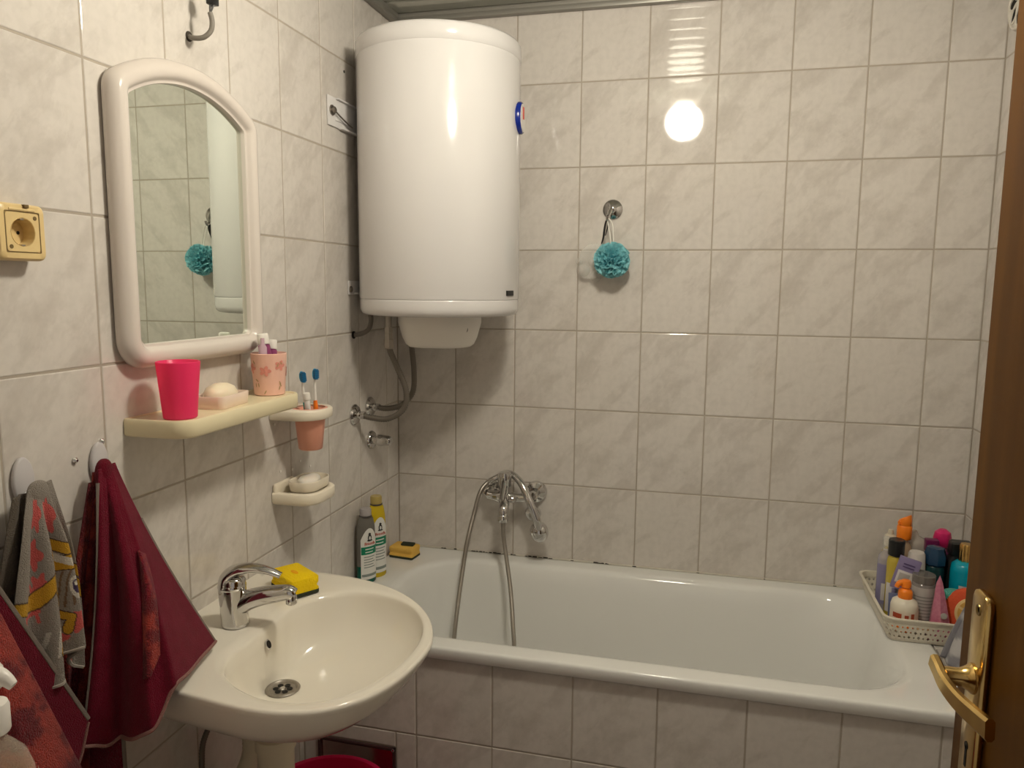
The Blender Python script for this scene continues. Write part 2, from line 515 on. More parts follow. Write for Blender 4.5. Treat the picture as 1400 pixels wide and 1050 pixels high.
wall_ledge = struct(put('wall_ledge', box(TX1 + 0.001, XR, AY + 0.002, 0.0, 0.5985, TUBZ - 0.009), GROUT, smooth=False))
for (a, b) in ((-0.665, -0.36), (-0.36, -0.002)):
    o = put('tile', box(TX1 + 0.003, XR - 0.002, a + J, b - J, TUBZ - 0.009, TUBZ - 0.002, 0.0015, 1), TILE, wall_ledge)

put('tile', box(TX1 + 0.003, XR - 0.002, AY, AY + 0.004, 0.602, TUBZ - 0.002, 0.0012, 1), TILE, wall_ledge)
def loop3(o2, z): return [(p[0], p[1], z) for p in o2]
tub = thing('bathtub', 'long white enamel bathtub with broad rim built into tiled corner', 'bathtub', (0.79, -0.34, 0.18))
def tub_in(d, r): return rrect(0.135 + d, 1.482 - d, -0.612 + d, -0.078 - d, r, 10, 8)
def tub_out(d): return rrect(0.002 + d, TX1 - d, TY0 + d, -0.002 - d, 0.012, 10, 8)
L = [loop3(tub_out(0.012), TUBZ - 0.030), loop3(tub_out(0.002), TUBZ - 0.031), loop3(tub_out(0), TUBZ - 0.029), loop3(tub_out(0), TUBZ - 0.009), loop3(tub_out(0.0005), TUBZ - 0.0055), loop3(tub_out(0.002), TUBZ - 0.002), loop3(tub_out(0.0055), TUBZ - 0.0003), loop3(tub_out(0.010), TUBZ),
     loop3(tub_in(-0.024, (0.205, 0.165, 0.155, 0.205)), TUBZ), loop3(tub_in(-0.014, (0.20, 0.16, 0.15, 0.20)), TUBZ - 0.0008), loop3(tub_in(-0.006, (0.195, 0.155, 0.145, 0.195)), TUBZ - 0.004), loop3(tub_in(0.002, (0.19, 0.15, 0.14, 0.19)), TUBZ - 0.014)]
for z_, d, e in ((0.58, 0.012, 0.0), (0.50, 0.025, 0.0), (0.40, 0.04, 0.0), (0.32, 0.055, 0.0), (0.27, 0.075, 0), (0.245, 0.105, 0), (0.235, 0.15, 0)):
    r_ = 0.18 if d < 0.1 else 0.15
    L.append(loop3(rrect(0.135 + d * 1.1, 1.482 - d * 1.6, -0.612 + d, -0.078 - d, r_ * 0.95, 10, 8), z_))
put('tub_shell', loft(L, cap0=False, cap1=True), ENAMEL, tub, angle=50)
put('tub_drain', mv(lathe([(0.03, 0), (0.03, 0.003), (0.024, 0.004), (0.02, 0.001)], 24), 0.42, -0.34, 0.235), CHROME, tub)
put('overflow_rosette', orient(lathe([(0.03, 0), (0.03, 0.004), (0.026, 0.008), (0.006, 0.009)], 24), (1, 0, 0.15), (0.16, -0.34, 0.52)), CHROME, tub)
# sealant bead with mould specks along the back edge
bead = struct(put('trim_4', box(0.002, TX1, -0.006, -0.0005, TUBZ - 0.001, TUBZ + 0.004, 0.001, 1), P('sealant', (0.66, 0.62, 0.54), 0.5)))
random.seed(3)
specks = []
for (a, b) in ((0.155, 0.168), (0.20, 0.206), (0.262, 0.372), (0.398, 0.412), (0.447, 0.54), (0.60, 0.606), (0.675, 0.72), (0.80, 0.808), (1.0, 1.008), (1.2, 1.206), (1.4, 1.405)):
    x = a
    while x < b:
        ww = random.uniform(0.005, 0.016); hh = random.uniform(0.0015, 0.004)
        specks.append(box(x, min(x + ww, b + 0.004), -0.0072, -0.0056, TUBZ + 0.001, TUBZ + 0.001 + hh, 0.0004, 1)); x += ww + random.uniform(-0.002, 0.005)
mo = put('mould_specks', join(*specks), MOLD, bead); mo['kind'] = 'stuff'

# ------------------------------------------------------------------ WATER HEATER
HC = Vector((0.2475, -0.273)); HR = 0.228
heater = thing('water_heater', 'large white cylindrical electric water heater hung in the corner over the bath', 'water heater', (HC.x, HC.y, 1.34))
def ring(pr, n=72): return mv(lathe(pr, n), HC.x, HC.y, 0)
put('tank', ring([(HR - 0.001, 1.486), (HR, 1.489), (HR, 2.131), (HR - 0.001, 2.134)]), WHITE, heater, angle=30)
put('top_cap', ring([(HR - 0.003, 2.132), (HR + 0.0012, 2.136), (HR + 0.0012, 2.172), (HR - 0.004, 2.180), (HR - 0.03, 2.186), (0.08, 2.190)]), WHITE, heater, angle=50)
put('bottom_cap', ring([(0.06, 1.436), (HR - 0.05, 1.438), (HR - 0.022, 1.4400), (HR - 0.011, 1.4425), (HR - 0.005, 1.448), (HR - 0.0022, 1.455), (HR - 0.0012, 1.461), (HR - 0.0010, 1.481), (HR - 0.0016, 1.4845), (HR - 0.004, 1.4865)]), WHITE, heater, angle=50)
cov = thing_cover = put('terminal_cover', loft([[(HC.x + 0.0 + a * sx_, HC.y + b * sx_, z_) for a, b in rrect(-0.117, 0.117, -0.105, 0.105, 0.09, 8, 3)] for z_, sx_ in ((1.44, 1.0), (1.418, 1.0), (1.375, 0.90), (1.355, 0.82), (1.348, 0.74))]), WHITEPL, heater, angle=50)
put('indicator_slot', tube([(HC.x + 0.100, HC.y - 0.055, 1.41), (HC.x + 0.096, HC.y - 0.054, 1.395), (HC.x + 0.088, HC.y - 0.053, 1.38)], 0.004, 8), BLACK, cov)
g = thing_g = None
gd = Vector((1, 0.06, 0)).normalized()
gz = 1.982
gauge = put('thermometer', orient(lathe([(0.043, -0.004), (0.043, 0.006), (0.040, 0.010), (0.037, 0.010)], 36), gd, (HC.x + HR * gd.x, HC.y + HR * gd.y, gz)), P('gauge_blue', (0.005, 0.02, 0.22), 0.25), heater, label='blue-rimmed round thermometer dial')
put('dial', orient(lathe([(0.0375, 0.0), (0.0375, 0.0115)], 36), gd, (HC.x + HR * gd.x, HC.y + HR * gd.y, gz)), P('dial_white', (0.75, 0.72, 0.68), 0.15), gauge)
put('pointer', box(HC.x + HR + 0.0115, HC.x + HR + 0.0135, HC.y - 0.004 + 0.012, HC.y + 0.004 + 0.012, gz - 0.004, gz + 0.028), P('pointer_red', (0.5, 0.05, 0.03), 0.4), gauge)
bd = Vector((0.90, -0.10, 0)).normalized()
ba = math.atan2(-0.23, 0.973)
bw = []
for a0, a1, r0, r1, z0, z1, mt, nm in ((ba - 0.09, ba + 0.07, HR - 0.001, HR + 0.0035, 1.497, 1.511, BLACK, 'badge'),):
    inner = [(HC.x + r0 * math.cos(a0 + (a1 - a0) * k / 6), HC.y + r0 * math.sin(a0 + (a1 - a0) * k / 6)) for k in range(7)]
    outer = [(HC.x + r1 * math.cos(a0 + (a1 - a0) * k / 6), HC.y + r1 * math.sin(a0 + (a1 - a0) * k / 6)) for k in range(7)]
    poly = outer + inner[::-1]
    put(nm, loft([[(p[0], p[1], z) for p in poly] for z in (z0, z1)]), mt, heater, smooth=False)
# wall brackets
br = put('bracket', join(box(0.001, 0.005, -0.465, -0.08, 1.945, 2.022, 0.0015), box(0.001, 0.013, -0.42, -0.08, 2.018, 2.022, 0.001), box(0.001, 0.014, -0.40, -0.16, 1.944, 1.949, 0.001),
                           box(0.004, 0.0075, -0.425, -0.33, 1.962, 1.972, 0.002)), WHITE, heater)
put('bolt', join(orient(lathe([(0.014, 0), (0.014, 0.003), (0.009, 0.004), (0.009, 0.010), (0.006, 0.012)], 10), (1, 0, 0), (0.005, -0.444, 1.985)), tube([(0.011, -0.440, 1.985), (0.016, -0.395, 1.968), (0.016, -0.345, 1.958)], 0.0022, 6)), DSTEEL, br)
br2 = put('bracket', join(box(0.001, 0.005, -0.363, -0.18, 1.495, 1.535, 0.0015), box(0.001, 0.016, -0.33, -0.22, 1.497, 1.501)), WHITE, heater)
put('bolt', orient(lathe([(0.009, 0), (0.009, 0.004), (0.005, 0.006)], 8), (1, 0, 0), (0.005, -0.353, 1.51)), DSTEEL, br2)
# drilled hole beside
put('nipple', mv(lathe([(0.010, 1.40), (0.010, 1.436)], 14), 0.117, -0.345, 0), STEEL, heater)
put('nipple', mv(lathe([(0.010, 1.40), (0.010, 1.436)], 14), 0.128, -0.205, 0), STEEL, heater)
# hoses are lifted off by unscrewing: things of their own
def braided(label, pts, wall, top):
    t = thing('water_hose', label, 'hose', wall, 'braided heater hoses')
    put('hose', tube(pts, 0.0092, 12, 10, ribs=0.0032), HOSE, t, angle=80)
    put('union_nut', mv(lathe([(0.0125, 0), (0.0145, 0.004), (0.0145, 0.026), (0.0125, 0.03), (0.0115, 0.045), (0.013, 0.048), (0.013, 0.062)], 6), top[0], top[1], top[2] - 0.058), STEEL, t, angle=20)
    put('escutcheon', orient(lathe([(0.031, 0), (0.031, 0.003), (0.026, 0.009), (0.012, 0.012), (0.012, 0.02), (0.009, 0.024)], 32), (1, 0, 0), wall), CHROME, t, angle=35)
    put('wall_nut', orient(lathe([(0.0115, 0.018), (0.0115, 0.034)], 6), (1, 0, 0), wall), CHROME, t, angle=20)
    return t
braided('braided hose from the front valve on the left wall up to heater', [(0.117, -0.345, 1.37), (0.119, -0.342, 1.34), (0.135, -0.33, 1.29), (0.158, -0.318, 1.22), (0.150, -0.318, 1.165), (0.105, -0.326, 1.135), (0.06, -0.333, 1.136), (0.032, -0.334, 1.141)], (0.0005, -0.334, 1.143), (0.117, -0.345, 1.40))
braided('braided hose from the rear valve near the corner up to heater', [(0.128, -0.205, 1.37), (0.134, -0.208, 1.33), (0.142, -0.212, 1.26), (0.138, -0.215, 1.20), (0.105, -0.219, 1.160), (0.06, -0.224, 1.147), (0.032, -0.227, 1.149)], (0.0005, -0.227, 1.150), (0.128, -0.205, 1.40))
t = thing('power_cable', 'short grey power cable curving from heater underside into left wall', 'cable', (0.0, -0.33, 1.385))
put('sheath', tube([(0.055, -0.33, 1.444), (0.057, -0.33, 1.42), (0.048, -0.33, 1.395), (0.025, -0.33, 1.382), (0.001, -0.33, 1.378)], 0.007, 10), P('cable_grey', (0.16, 0.14, 0.12), 0.5), t)
put('wall_ring', orient(lathe([(0.011, 0), (0.011, 0.003), (0.007, 0.005)], 16), (1, 0, 0), (0.0005, -0.33, 1.378)), DARK, t)

# stop valve knob on left wall
t = thing('stop_valve', 'chrome stop valve with fluted knob on left wall below hoses', 'valve', (0.0, -0.22, 1.046))
put('escutcheon', orient(lathe([(0.029, 0), (0.029, 0.003), (0.025, 0.009), (0.013, 0.012), (0.012, 0.022)], 32), (1, 0, 0), (0.0005, -0.222, 1.046)), CHROME, t, angle=35)
kn = []
prof = [(0.010, 0.02), (0.017, 0.024), (0.0175, 0.034), (0.0145, 0.058), (0.013, 0.066), (0.010, 0.069)]
loops = [[((r * (1 + 0.07 * math.cos(6 * a))) * math.cos(a), (r * (1 + 0.07 * math.cos(6 * a))) * math.sin(a), z) for a in [2 * PI * k / 36 for k in range(36)]] for r, z in prof]
put('knob', orient(loft(loops), (1, 0, 0), (0.0005, -0.222, 1.046)), CHROME, t, angle=35)

# ------------------------------------------------------------------ BATH MIXER and hand shower
mix = thing('bath_mixer', 'chrome bath mixer tap on the back wall above the bathtub', 'tap', (0.40, 0.0, 0.80))
for x_ in (0.336, 0.482):
    put('escutcheon', orient(lathe([(0.036, 0), (0.036, 0.004), (0.032, 0.016), (0.018, 0.024), (0.016, 0.04)], 36), (0, -1, 0), (x_, -0.0005, 0.858)), CHROME, mix, angle=40)
    put('elbow', orient(lathe([(0.0165, 0.03), (0.0165, 0.052), (0.0125, 0.062)], 8), (0, -1, 0), (x_, 0, 0.858)), CHROME, mix, angle=20)
put('mixer_body', join(tube([(0.336, -0.066, 0.855), (0.36, -0.068, 0.853), (0.395, -0.071, 0.853), (0.43, -0.07, 0.853), (0.482, -0.066, 0.855)], lambda s: 0.0155 + 0.008 * math.exp(-((s - 0.42) / 0.16) ** 2), 16, 8),
                        tube([(0.397, -0.072, 0.85), (0.399, -0.095, 0.848), (0.404, -0.120, 0.84), (0.406, -0.136, 0.826), (0.406, -0.14, 0.808)], lambda s: 0.019 - 0.004 * s, 16, 6)), CHROME, mix, angle=50)
put('cartridge_cap', mv(lathe([(0.016, 0.86), (0.018, 0.885), (0.021, 0.89), (0.0215, 0.925), (0.019, 0.933), (0.012, 0.936)], 28), 0.394, -0.073, 0), CHROME, mix, angle=35)
put('lever', tube([(0.394, -0.073, 0.915), (0.397, -0.095, 0.905), (0.40, -0.125, 0.880), (0.402, -0.145, 0.862)], lambda s: 0.010 - 0.003 * s, 12, 6, flat=0.7), CHROME, mix)
put('diverter_knob', orient(lathe([(0.006, 0), (0.006, 0.012), (0.011, 0.014), (0.011, 0.026), (0.008, 0.029)], 16), (0.85, -0.45, 0.25), (0.412, -0.10, 0.852)), CHROME, mix)
put('spout_ring', mv(lathe([(0.0155, 0.792), (0.0165, 0.795), (0.0165, 0.812), (0.014, 0.815)], 24), 0.406, -0.14, 0), CHROME, mix)
put('cradle', join(tube([(0.394, -0.06, 0.897), (0.397, -0.045, 0.903), (0.402, -0.03, 0.915)], 0.006, 10), tube([(0.394, -0.06, 0.897), (0.40, -0.062, 0.910), (0.404, -0.064, 0.925)], 0.005, 10)), CHROME, mix)

hs = thing('hand_shower', 'chrome hand shower lying over the bath mixer with its metal hose in the tub', 'shower', (0.44, -0.1, 0.85))
put('handle', tube([(0.355, -0.045, 0.903), (0.385, -0.044, 0.922), (0.415, -0.052, 0.921), (0.448, -0.070, 0.898), (0.478, -0.088, 0.850), (0.502, -0.090, 0.795), (0.510, -0.082, 0.755)], lambda s: 0.0095 + 0.0045 * s, 16, 10), CHROME, hs)
hd = Vector((-0.25, 0.95, -0.15)).normalized()
put('shower_head', orient(lathe([(0.006, -0.018), (0.02, -0.014), (0.030, -0.004), (0.033, 0.006), (0.031, 0.013), (0.027, 0.014)], 32, sx=0.9, sy=1.05), hd, (0.510, -0.080, 0.748)), CHROME, hs)
put('spray_face', orient(lathe([(0.026, 0.013), (0.025, 0.017), (0.018, 0.018)], 32), hd, (0.510, -0.080, 0.748)), P('spray_grey', (0.35, 0.36, 0.35), 0.4), hs)
put('shower_hose', tube([(0.406, -0.14, 0.795), (0.407, -0.14, 0.76), (0.411, -0.142, 0.725), (0.428, -0.165, 0.66), (0.448, -0.20, 0.59), (0.468, -0.25, 0.51), (0.48, -0.285, 0.44), (0.47, -0.31, 0.33), (0.42, -0.33, 0.262), (0.36, -0.34, 0.256), (0.31, -0.33, 0.28),
                          (0.293, -0.30, 0.38), (0.292, -0.278, 0.47), (0.288, -0.22, 0.57), (0.287, -0.17, 0.655), (0.291, -0.14, 0.725), (0.300, -0.10, 0.80), (0.312, -0.075, 0.862), (0.330, -0.052, 0.890), (0.355, -0.045, 0.903)], 0.0073, 10, 14, ribs=0.0026), STEEL, hs, angle=80)
put('hose_cone', orient(lathe([(0.0085, 0), (0.0105, 0.005), (0.0095, 0.03), (0.0085, 0.034)], 16), (0.75, 0.10, 0.45), (0.335, -0.049, 0.893)), CHROME, hs)
t = thing('shower_holder', 'small round chrome wall holder behind the hanging shower head', 'holder', (0.47, 0, 0.784))
put('rosette', orient(lathe([(0.027, 0), (0.027, 0.004), (0.023, 0.010), (0.010, 0.013), (0.009, 0.03)], 28), (0, -1, 0), (0.472, -0.0005, 0.784)), CHROME, t, angle=40)
put('fork', tube([(0.472, -0.025, 0.784), (0.478, -0.04, 0.786), (0.487, -0.05, 0.796)], 0.007, 10), CHROME, t)

# ------------------------------------------------------------------ MIRROR in moulded frame (left wall)
def mirror_outline(d=0.0):
    """frame outline inset by d: rounded bottom corners, segmental arch with filleted shoulders"""
    yc, hw, zb, zs, za = -1.05, 0.213, 1.372, 1.868, 1.936
    rise = za - zs
    R0 = (hw * hw + rise * rise) / (2 * rise); zc = za - R0
    h_, R_ = hw - d, R0 - d
    rb = max(0.056 - d, 0.009); rt = max(0.040 - d * 0.8, 0.010)
    pts = []
    def arc(cy, cz, r, a0, a1, n): return [(cy + r * math.cos(a0 + (a1 - a0) * k / n), cz + r * math.sin(a0 + (a1 - a0) * k / n)) for k in range(n + 1)]
    zf = zc + math.sqrt((R_ - rt) ** 2 - (h_ - rt) ** 2)
    pts += arc(yc - h_ + rb, zb + d + rb, rb, PI, 1.5 * PI, 10)
    pts += [(yc - h_ + rb + 2 * (h_ - rb) * k / 20, zb + d) for k in range(1, 20)]
    pts += arc(yc + h_ - rb, zb + d + rb, rb, 1.5 * PI, 2 * PI, 10)
    pts += [(yc + h_, zb + d + rb + (zf - zb - d - rb) * k / 20) for k in range(1, 20)]
    a1 = math.atan2(zf - zc, h_ - rt)
    pts += arc(yc + h_ - rt, zf, rt, 0, a1, 10)
    pts += arc(yc, zc, R_, a1, PI - a1, 40)[1:-1]
    pts += arc(yc - h_ + rt, zf, rt, PI - a1, PI, 10)
    pts += [(yc - h_, zf + (zb + d + rb - zf) * k / 20) for k in range(1, 20)]
    return [Vector(p) for p in pts]
inset = mirror_outline
mir = thing('mirror', 'arched wall mirror in a moulded off-white plastic frame above the shelf', 'mirror', (0, -1.05, 1.372))
prof = [(0.006, 0.001), (0.001, 0.006), (0.0, 0.014), (0.003, 0.024), (0.010, 0.032), (0.018, 0.035), (0.028, 0.034), (0.034, 0.030), (0.0365, 0.0245), (0.039, 0.0225), (0.0425, 0.0225), (0.0435, 0.020), (0.044, 0.012)]
put('frame', loft([[(d, p.x, p.y) for p in inset(q)] for q, d in prof], cap0=False, cap1=False), FRAME, mir, angle=50)
put('glass', ([(0.0135, p.x, p.y) for p in inset(0.0425)], [tuple(range(len(inset(0.0425))))]), MIRROR, mir, smooth=False)

# ------------------------------------------------------------------ SHELF and what stands on it
SZ = 1.286
sh = thing('wall_shelf', 'long cream plastic wall shelf with rounded front corners below the mirror', 'shelf', (0, -1.05, SZ - 0.032))
def shelf_o(d): return rrect(0.0005 + d * 0.2, 0.128 - d, -1.25 + d, -0.848 - d, (0.002, 0.035 - d, 0.035 - d, 0.002), 8, 3)
L = [loop3(shelf_o(0.014), SZ - 0.026), loop3(shelf_o(0.010), SZ - 0.033), loop3(shelf_o(0.004), SZ - 0.032), loop3(shelf_o(0.0), SZ - 0.028), loop3(shelf_o(0.0), SZ - 0.004), loop3(shelf_o(0.002), SZ), loop3(shelf_o(0.006), SZ), loop3(shelf_o(0.0085), SZ - 0.003)]
put('shelf_board', loft(L), CREAM, sh, angle=50)
zs_ = SZ - 0.003

def cup_geo(rb, rt, h, th=0.0022, n=40):
    return lathe([(rb * 0.9, 0.0), (rb, 0.002), (rt, h - 0.001), (rt - th * 0.5, h), (rt - th, h - 0.001), (rb - th, 0.005), (0.001, 0.0045)], n, cap0=True, cap1=True)
t = thing('tumbler', 'bright pink plastic tumbler at the near end of the cream shelf', 'cup', (0.078, -1.198, zs_))
put('cup_wall', cup_geo(0.0290, 0.0375, 0.103), PINKT, t, local=True, angle=50)

t = thing('soap_dish', 'blush rectangular soap dish in the middle of the cream shelf', 'soap dish', (0.062, -1.055, zs_))
def dish(lx, ly, h, th, r):
    f = lambda d, z: loop3(rrect(-lx + d, lx - d, -ly + d, ly - d, max(r - d, 0.004), 6, 3), z)
    return loft([f(0.004, 0), f(0.003, 0.001), f(0.0, h - 0.002), f(0.0008, h), f(th, h), f(th + 0.001, h - 0.003), f(th + 0.003, 0.005)])
put('dish', rot(dish(0.036, 0.056, 0.025, 0.0035, 0.014), 'Z', 6), P('dish_pink', (0.86, 0.70, 0.60), 0.3), t, local=True, angle=50)
t2 = put('soap_bar', mv(rot(lathe([(0.022, 0.0), (0.034, 0.006), (0.037, 0.018), (0.030, 0.030), (0.016, 0.037), (0.004, 0.039)], 36, sx=0.78, sy=1.22), 'Z', 6), 0.062, -1.055, zs_ + 0.007), SOAP, angle=60)
origin_to(t2, (0.062, -1.055, zs_ + 0.007)); tag(t2, 'cream soap bar lying in the blush dish on the shelf', 'soap')

t = thing('toothbrush_cup', 'pale pink cup with floral print holding purple tubes at the far end of shelf', 'cup', (0.068, -0.888, zs_))
rb_, rt_, h_ = 0.0325, 0.0385, 0.092
cupw = put('cup_wall', cup_geo(rb_, rt_, h_), BLUSH, t, local=True, angle=50)
random.seed(11)
def on_cone(a, z, out=0.0006):
    r = rb_ + (rt_ - rb_) * z / h_ + out
    return (r * math.cos(a), r * math.sin(a), z)
def petal_patch(a, z, sa, sz, tilt, n=10):
    c, s = math.cos(tilt), math.sin(tilt)
    V = []; F = []
    for k in range(n):
        u = sa * math.cos(2 * PI * k / n); v = sz * math.sin(2 * PI * k / n)
        V.append(on_cone(a + (u * c - v * s) / 0.038, z + u * s + v * c, 0.0009))
    F.append(tuple(range(n)))
    return V, F
ROSE = P('print_rose', (0.78, 0.30, 0.24), 0.5); LEAF = P('print_leaf', (0.45, 0.30, 0.14), 0.5)
pr = []; lf = []
for (a, z) in ((-1.25, 0.055), (-0.35, 0.066), (0.6, 0.05), (-2.2, 0.06), (1.5, 0.06), (2.5, 0.05)):
    for k in range(5):
        th = 2 * PI * k / 5; pr.append(petal_patch(a + 0.008 * math.cos(th) / 0.038, z + 0.006 * math.sin(th), 0.006, 0.004, th))
for k in range(26):
    a = random.uniform(-PI, PI); z = random.choice((0.014, 0.022, 0.03, 0.072)) + random.uniform(-0.006, 0.006)
    lf.append(petal_patch(a, z, 0.0015, 0.005, random.uniform(-1, 1)))
put('rose_print', join(*pr), ROSE, t, local=True, smooth=False)['kind'] = 'stuff'
put('leaf_print', join(*lf), LEAF, t, local=True, smooth=False)['kind'] = 'stuff'
PURP = P('tube_purple', (0.27, 0.055, 0.16), 0.3); LILA = P('tube_lilac', (0.55, 0.38, 0.45), 0.25)
def squeeze_tube(label, base, top, w_, mat, cap_r, cap_l):
    base = Vector(base); top = Vector(top); d = (top - base).normalized(); ln = (top - base).length
    t = thing('toothpaste_tube', label, 'tube', base, 'tubes of toothpaste')
    lo = []
    for s, a, b in ((0, 1.0, 0.06), (0.1, 1.0, 0.10), (0.5, 0.95, 0.5), (0.85, 0.85, 0.85), (0.97, 0.80, 0.80), (1.0, 0.5, 0.5)):
        lo.append([(w_ * a * math.cos(2 * PI * k / 20), w_ * b * math.sin(2 * PI * k / 20), s * ln) for k in range(20)])
    put('tube_body', orient(loft(lo), d, base), mat, t, angle=50)
    put('cap', orient(lathe([(cap_r * 0.97, ln), (cap_r, ln + 0.002), (cap_r * 0.95, ln + cap_l - 0.002), (cap_r * 0.85, ln + cap_l)], 24), d, base), WHITEPL, t, angle=35)
    return t
squeeze_tube('purple tube with tall white cap leaning left in the floral cup', (0.070, -0.888, zs_ + 0.012), (0.062, -0.896, zs_ + 0.112), 0.0155, PURP, 0.0125, 0.022)
squeeze_tube('purple tube with shorter white cap leaning right in the floral cup', (0.064, -0.878, zs_ + 0.012), (0.064, -0.867, zs_ + 0.099), 0.0135, PURP, 0.0105, 0.020)
t = thing('small_bottle', 'slim clear lilac bottle at the left edge of floral cup', 'bottle', (0.068, -0.910, zs_ + 0.01))
put('bottle_body', mv(lathe([(0.008, 0), (0.009, 0.002), (0.009, 0.095), (0.004, 0.104), (0.004, 0.115)], 18), 0.068, -0.910, zs_ + 0.01), LILA, t, angle=40)

# ring holder with cup and brushes
RZ, RY = 1.216, -0.722
t = thing('cup_holder', 'ivory plastic ring holder on the left wall right of the shelf', 'holder', (0, RY, RZ))
f = lambda d, z: loop3(rrect(0.0005, 0.122 - d, RY - 0.066 + d, RY + 0.066 - d, (0.004, 0.06 - d, 0.06 - d, 0.004), 9, 3), z)
cc = (0.072, RY)
def circ_like(r, z, ref):   # circle with the same vertex order as ref loop
    out = []
    for p in ref:
        a = math.atan2(p[1] - cc[1], p[0] - cc[0]); out.append((cc[0] + r * math.cos(a), cc[1] + r * math.sin(a), z))
    return out
ref = f(0, 0)
L = [circ_like(0.041, RZ - 0.010, ref), f(0.003, RZ - 0.012), f(0, RZ - 0.009), f(0, RZ + 0.009), f(0.003, RZ + 0.012), circ_like(0.043, RZ + 0.012, ref), circ_like(0.041, RZ + 0.009, ref), circ_like(0.041, RZ - 0.010, ref)]
put('ring', loft(L, cap0=False, cap1=False), IVORY, t, angle=50)
t = thing('hanging_cup', 'salmon plastic cup held in the ivory ring holder', 'cup', (cc[0], cc[1], RZ - 0.090))
put('cup_wall', join(cup_geo(0.0285, 0.0385, 0.098), mv(lathe([(0.0375, 0), (0.0425, 0.001), (0.0425, 0.004), (0.0375, 0.005)], 36, False, False), 0, 0, 0.098)), SALMON, t, local=True, angle=50)

def toothbrush(label, base, head, grip, stripe, face):
    base = Vector(base); head = Vector(head); d = (head - base); ln = d.length; d.normalize()
    t = thing('toothbrush', label, 'toothbrush', base, 'toothbrushes in the hanging cup')
    side = Vector(face).cross(d).normalized(); f_ = d.cross(side) * -1
    M = Matrix((side, f_, d)).transposed().to_4x4(); M.translation = base
    put('grip', xf(tube([(0, 0, 0), (0, 0.001, ln * 0.2), (0, -0.002, ln * 0.42), (0, 0, ln * 0.58)], lambda s: 0.0052 + 0.0022 * math.sin(PI * s), 12, 8, flat=0.8), M), grip, t)
    put('neck', xf(tube([(0, 0, ln * 0.5), (0, 0, ln * 0.65), (0, 0.001, ln * 0.8), (0, 0, ln * 0.88), (0, 0, ln)], lambda s: 0.0038 - 0.001 * s, 10, 6), M), WHITEPL, t)
    put('brush_head', xf(mv(rot(prism(ellipse(0.0065, 0.014, 24), 0.004, 0.0008), 'X', -90), 0, -0.002, ln), M), stripe, t, angle=40)
    bz = []
    for i in range(-2, 3):
        for j in range(-4, 5):
            if (i / 2.6) ** 2 + (j / 4.8) ** 2 < 1: bz.append(box(i * 0.0023 - 0.0009, i * 0.0023 + 0.0009, -0.011, -0.001, ln + j * 0.0028 - 0.0011, ln + j * 0.0028 + 0.0011))
    b_ = put('bristles', xf(join(*bz), M), P('bristle_blue', (0.01, 0.16, 0.36), 0.5), t, smooth=False); b_['kind'] = 'stuff'
    return t
BLUEH = P('brush_blue', (0.05, 0.33, 0.55), 0.3); TEALG = P('grip_teal', (0.0, 0.36, 0.36), 0.3); ORNG = P('grip_orange', (0.90, 0.20, 0.01), 0.3)
toothbrush('toothbrush with teal grip and blue bristles in the salmon cup', (0.065, RY + 0.004, RZ - 0.06), (0.062, RY - 0.016, RZ + 0.088), TEALG, BLUEH, (1, -0.5, 0))
toothbrush('toothbrush with orange grip and blue bristles in the salmon cup', (0.082, RY + 0.008, RZ - 0.06), (0.080, RY + 0.014, RZ + 0.092), ORNG, BLUEH, (1, -0.6, 0))
squeeze_tube('small white tube with white cap standing between the two toothbrushes', (0.074, RY - 0.005, RZ - 0.05), (0.074, RY - 0.016, RZ + 0.034), 0.0085, P('tube_white', (0.80, 0.79, 0.76), 0.3), 0.0088, 0.016)

# lower soap holder
LZ, LY = 1.018, -0.716
t = thing('soap_holder', 'ivory plastic soap holder on the left wall below the cup holder', 'holder', (0, LY, LZ - 0.02))
f = lambda d, z: loop3(rrect(0.0005, 0.114 - d, LY - 0.072 + d, LY + 0.070 - d, (0.004, 0.05 - d, 0.05 - d, 0.004), 9, 3), z)
put('bracket', loft([f(0.012, LZ - 0.022), f(0.003, LZ - 0.018), f(0, LZ - 0.013), f(0, LZ + 0.006), f(0.003, LZ + 0.009), f(0.014, LZ + 0.009), f(0.018, LZ + 0.005), f(0.022, LZ - 0.004)]), IVORY, t, angle=50)
put('back_plate', box(0.0005, 0.012, LY - 0.068, LY + 0.02, LZ - 0.016, LZ + 0.030, 0.006, 3), IVORY, t, angle=50)
t = thing('soap_dish', 'ivory oval soap dish resting in the lower wall holder', 'soap dish', (0.066, LY, LZ + 0.0095))
put('dish', mv(dish(0.038, 0.056, 0.024, 0.003, 0.032), 0.062, LY, LZ + 0.0095), IVORY, t, angle=50)
t2 = put('soap_bar', mv(rot(lathe([(0.020, 0.0), (0.030, 0.004), (0.031, 0.012), (0.026, 0.018), (0.006, 0.020)], 32, sx=0.8, sy=1.35), 'Z', 8), 0.062, LY, LZ + 0.0185), SOAPW, angle=60)
origin_to(t2, (0.062, LY, LZ + 0.0185)); tag(t2, 'white soap bar in the ivory dish of lower wall holder', 'soap')

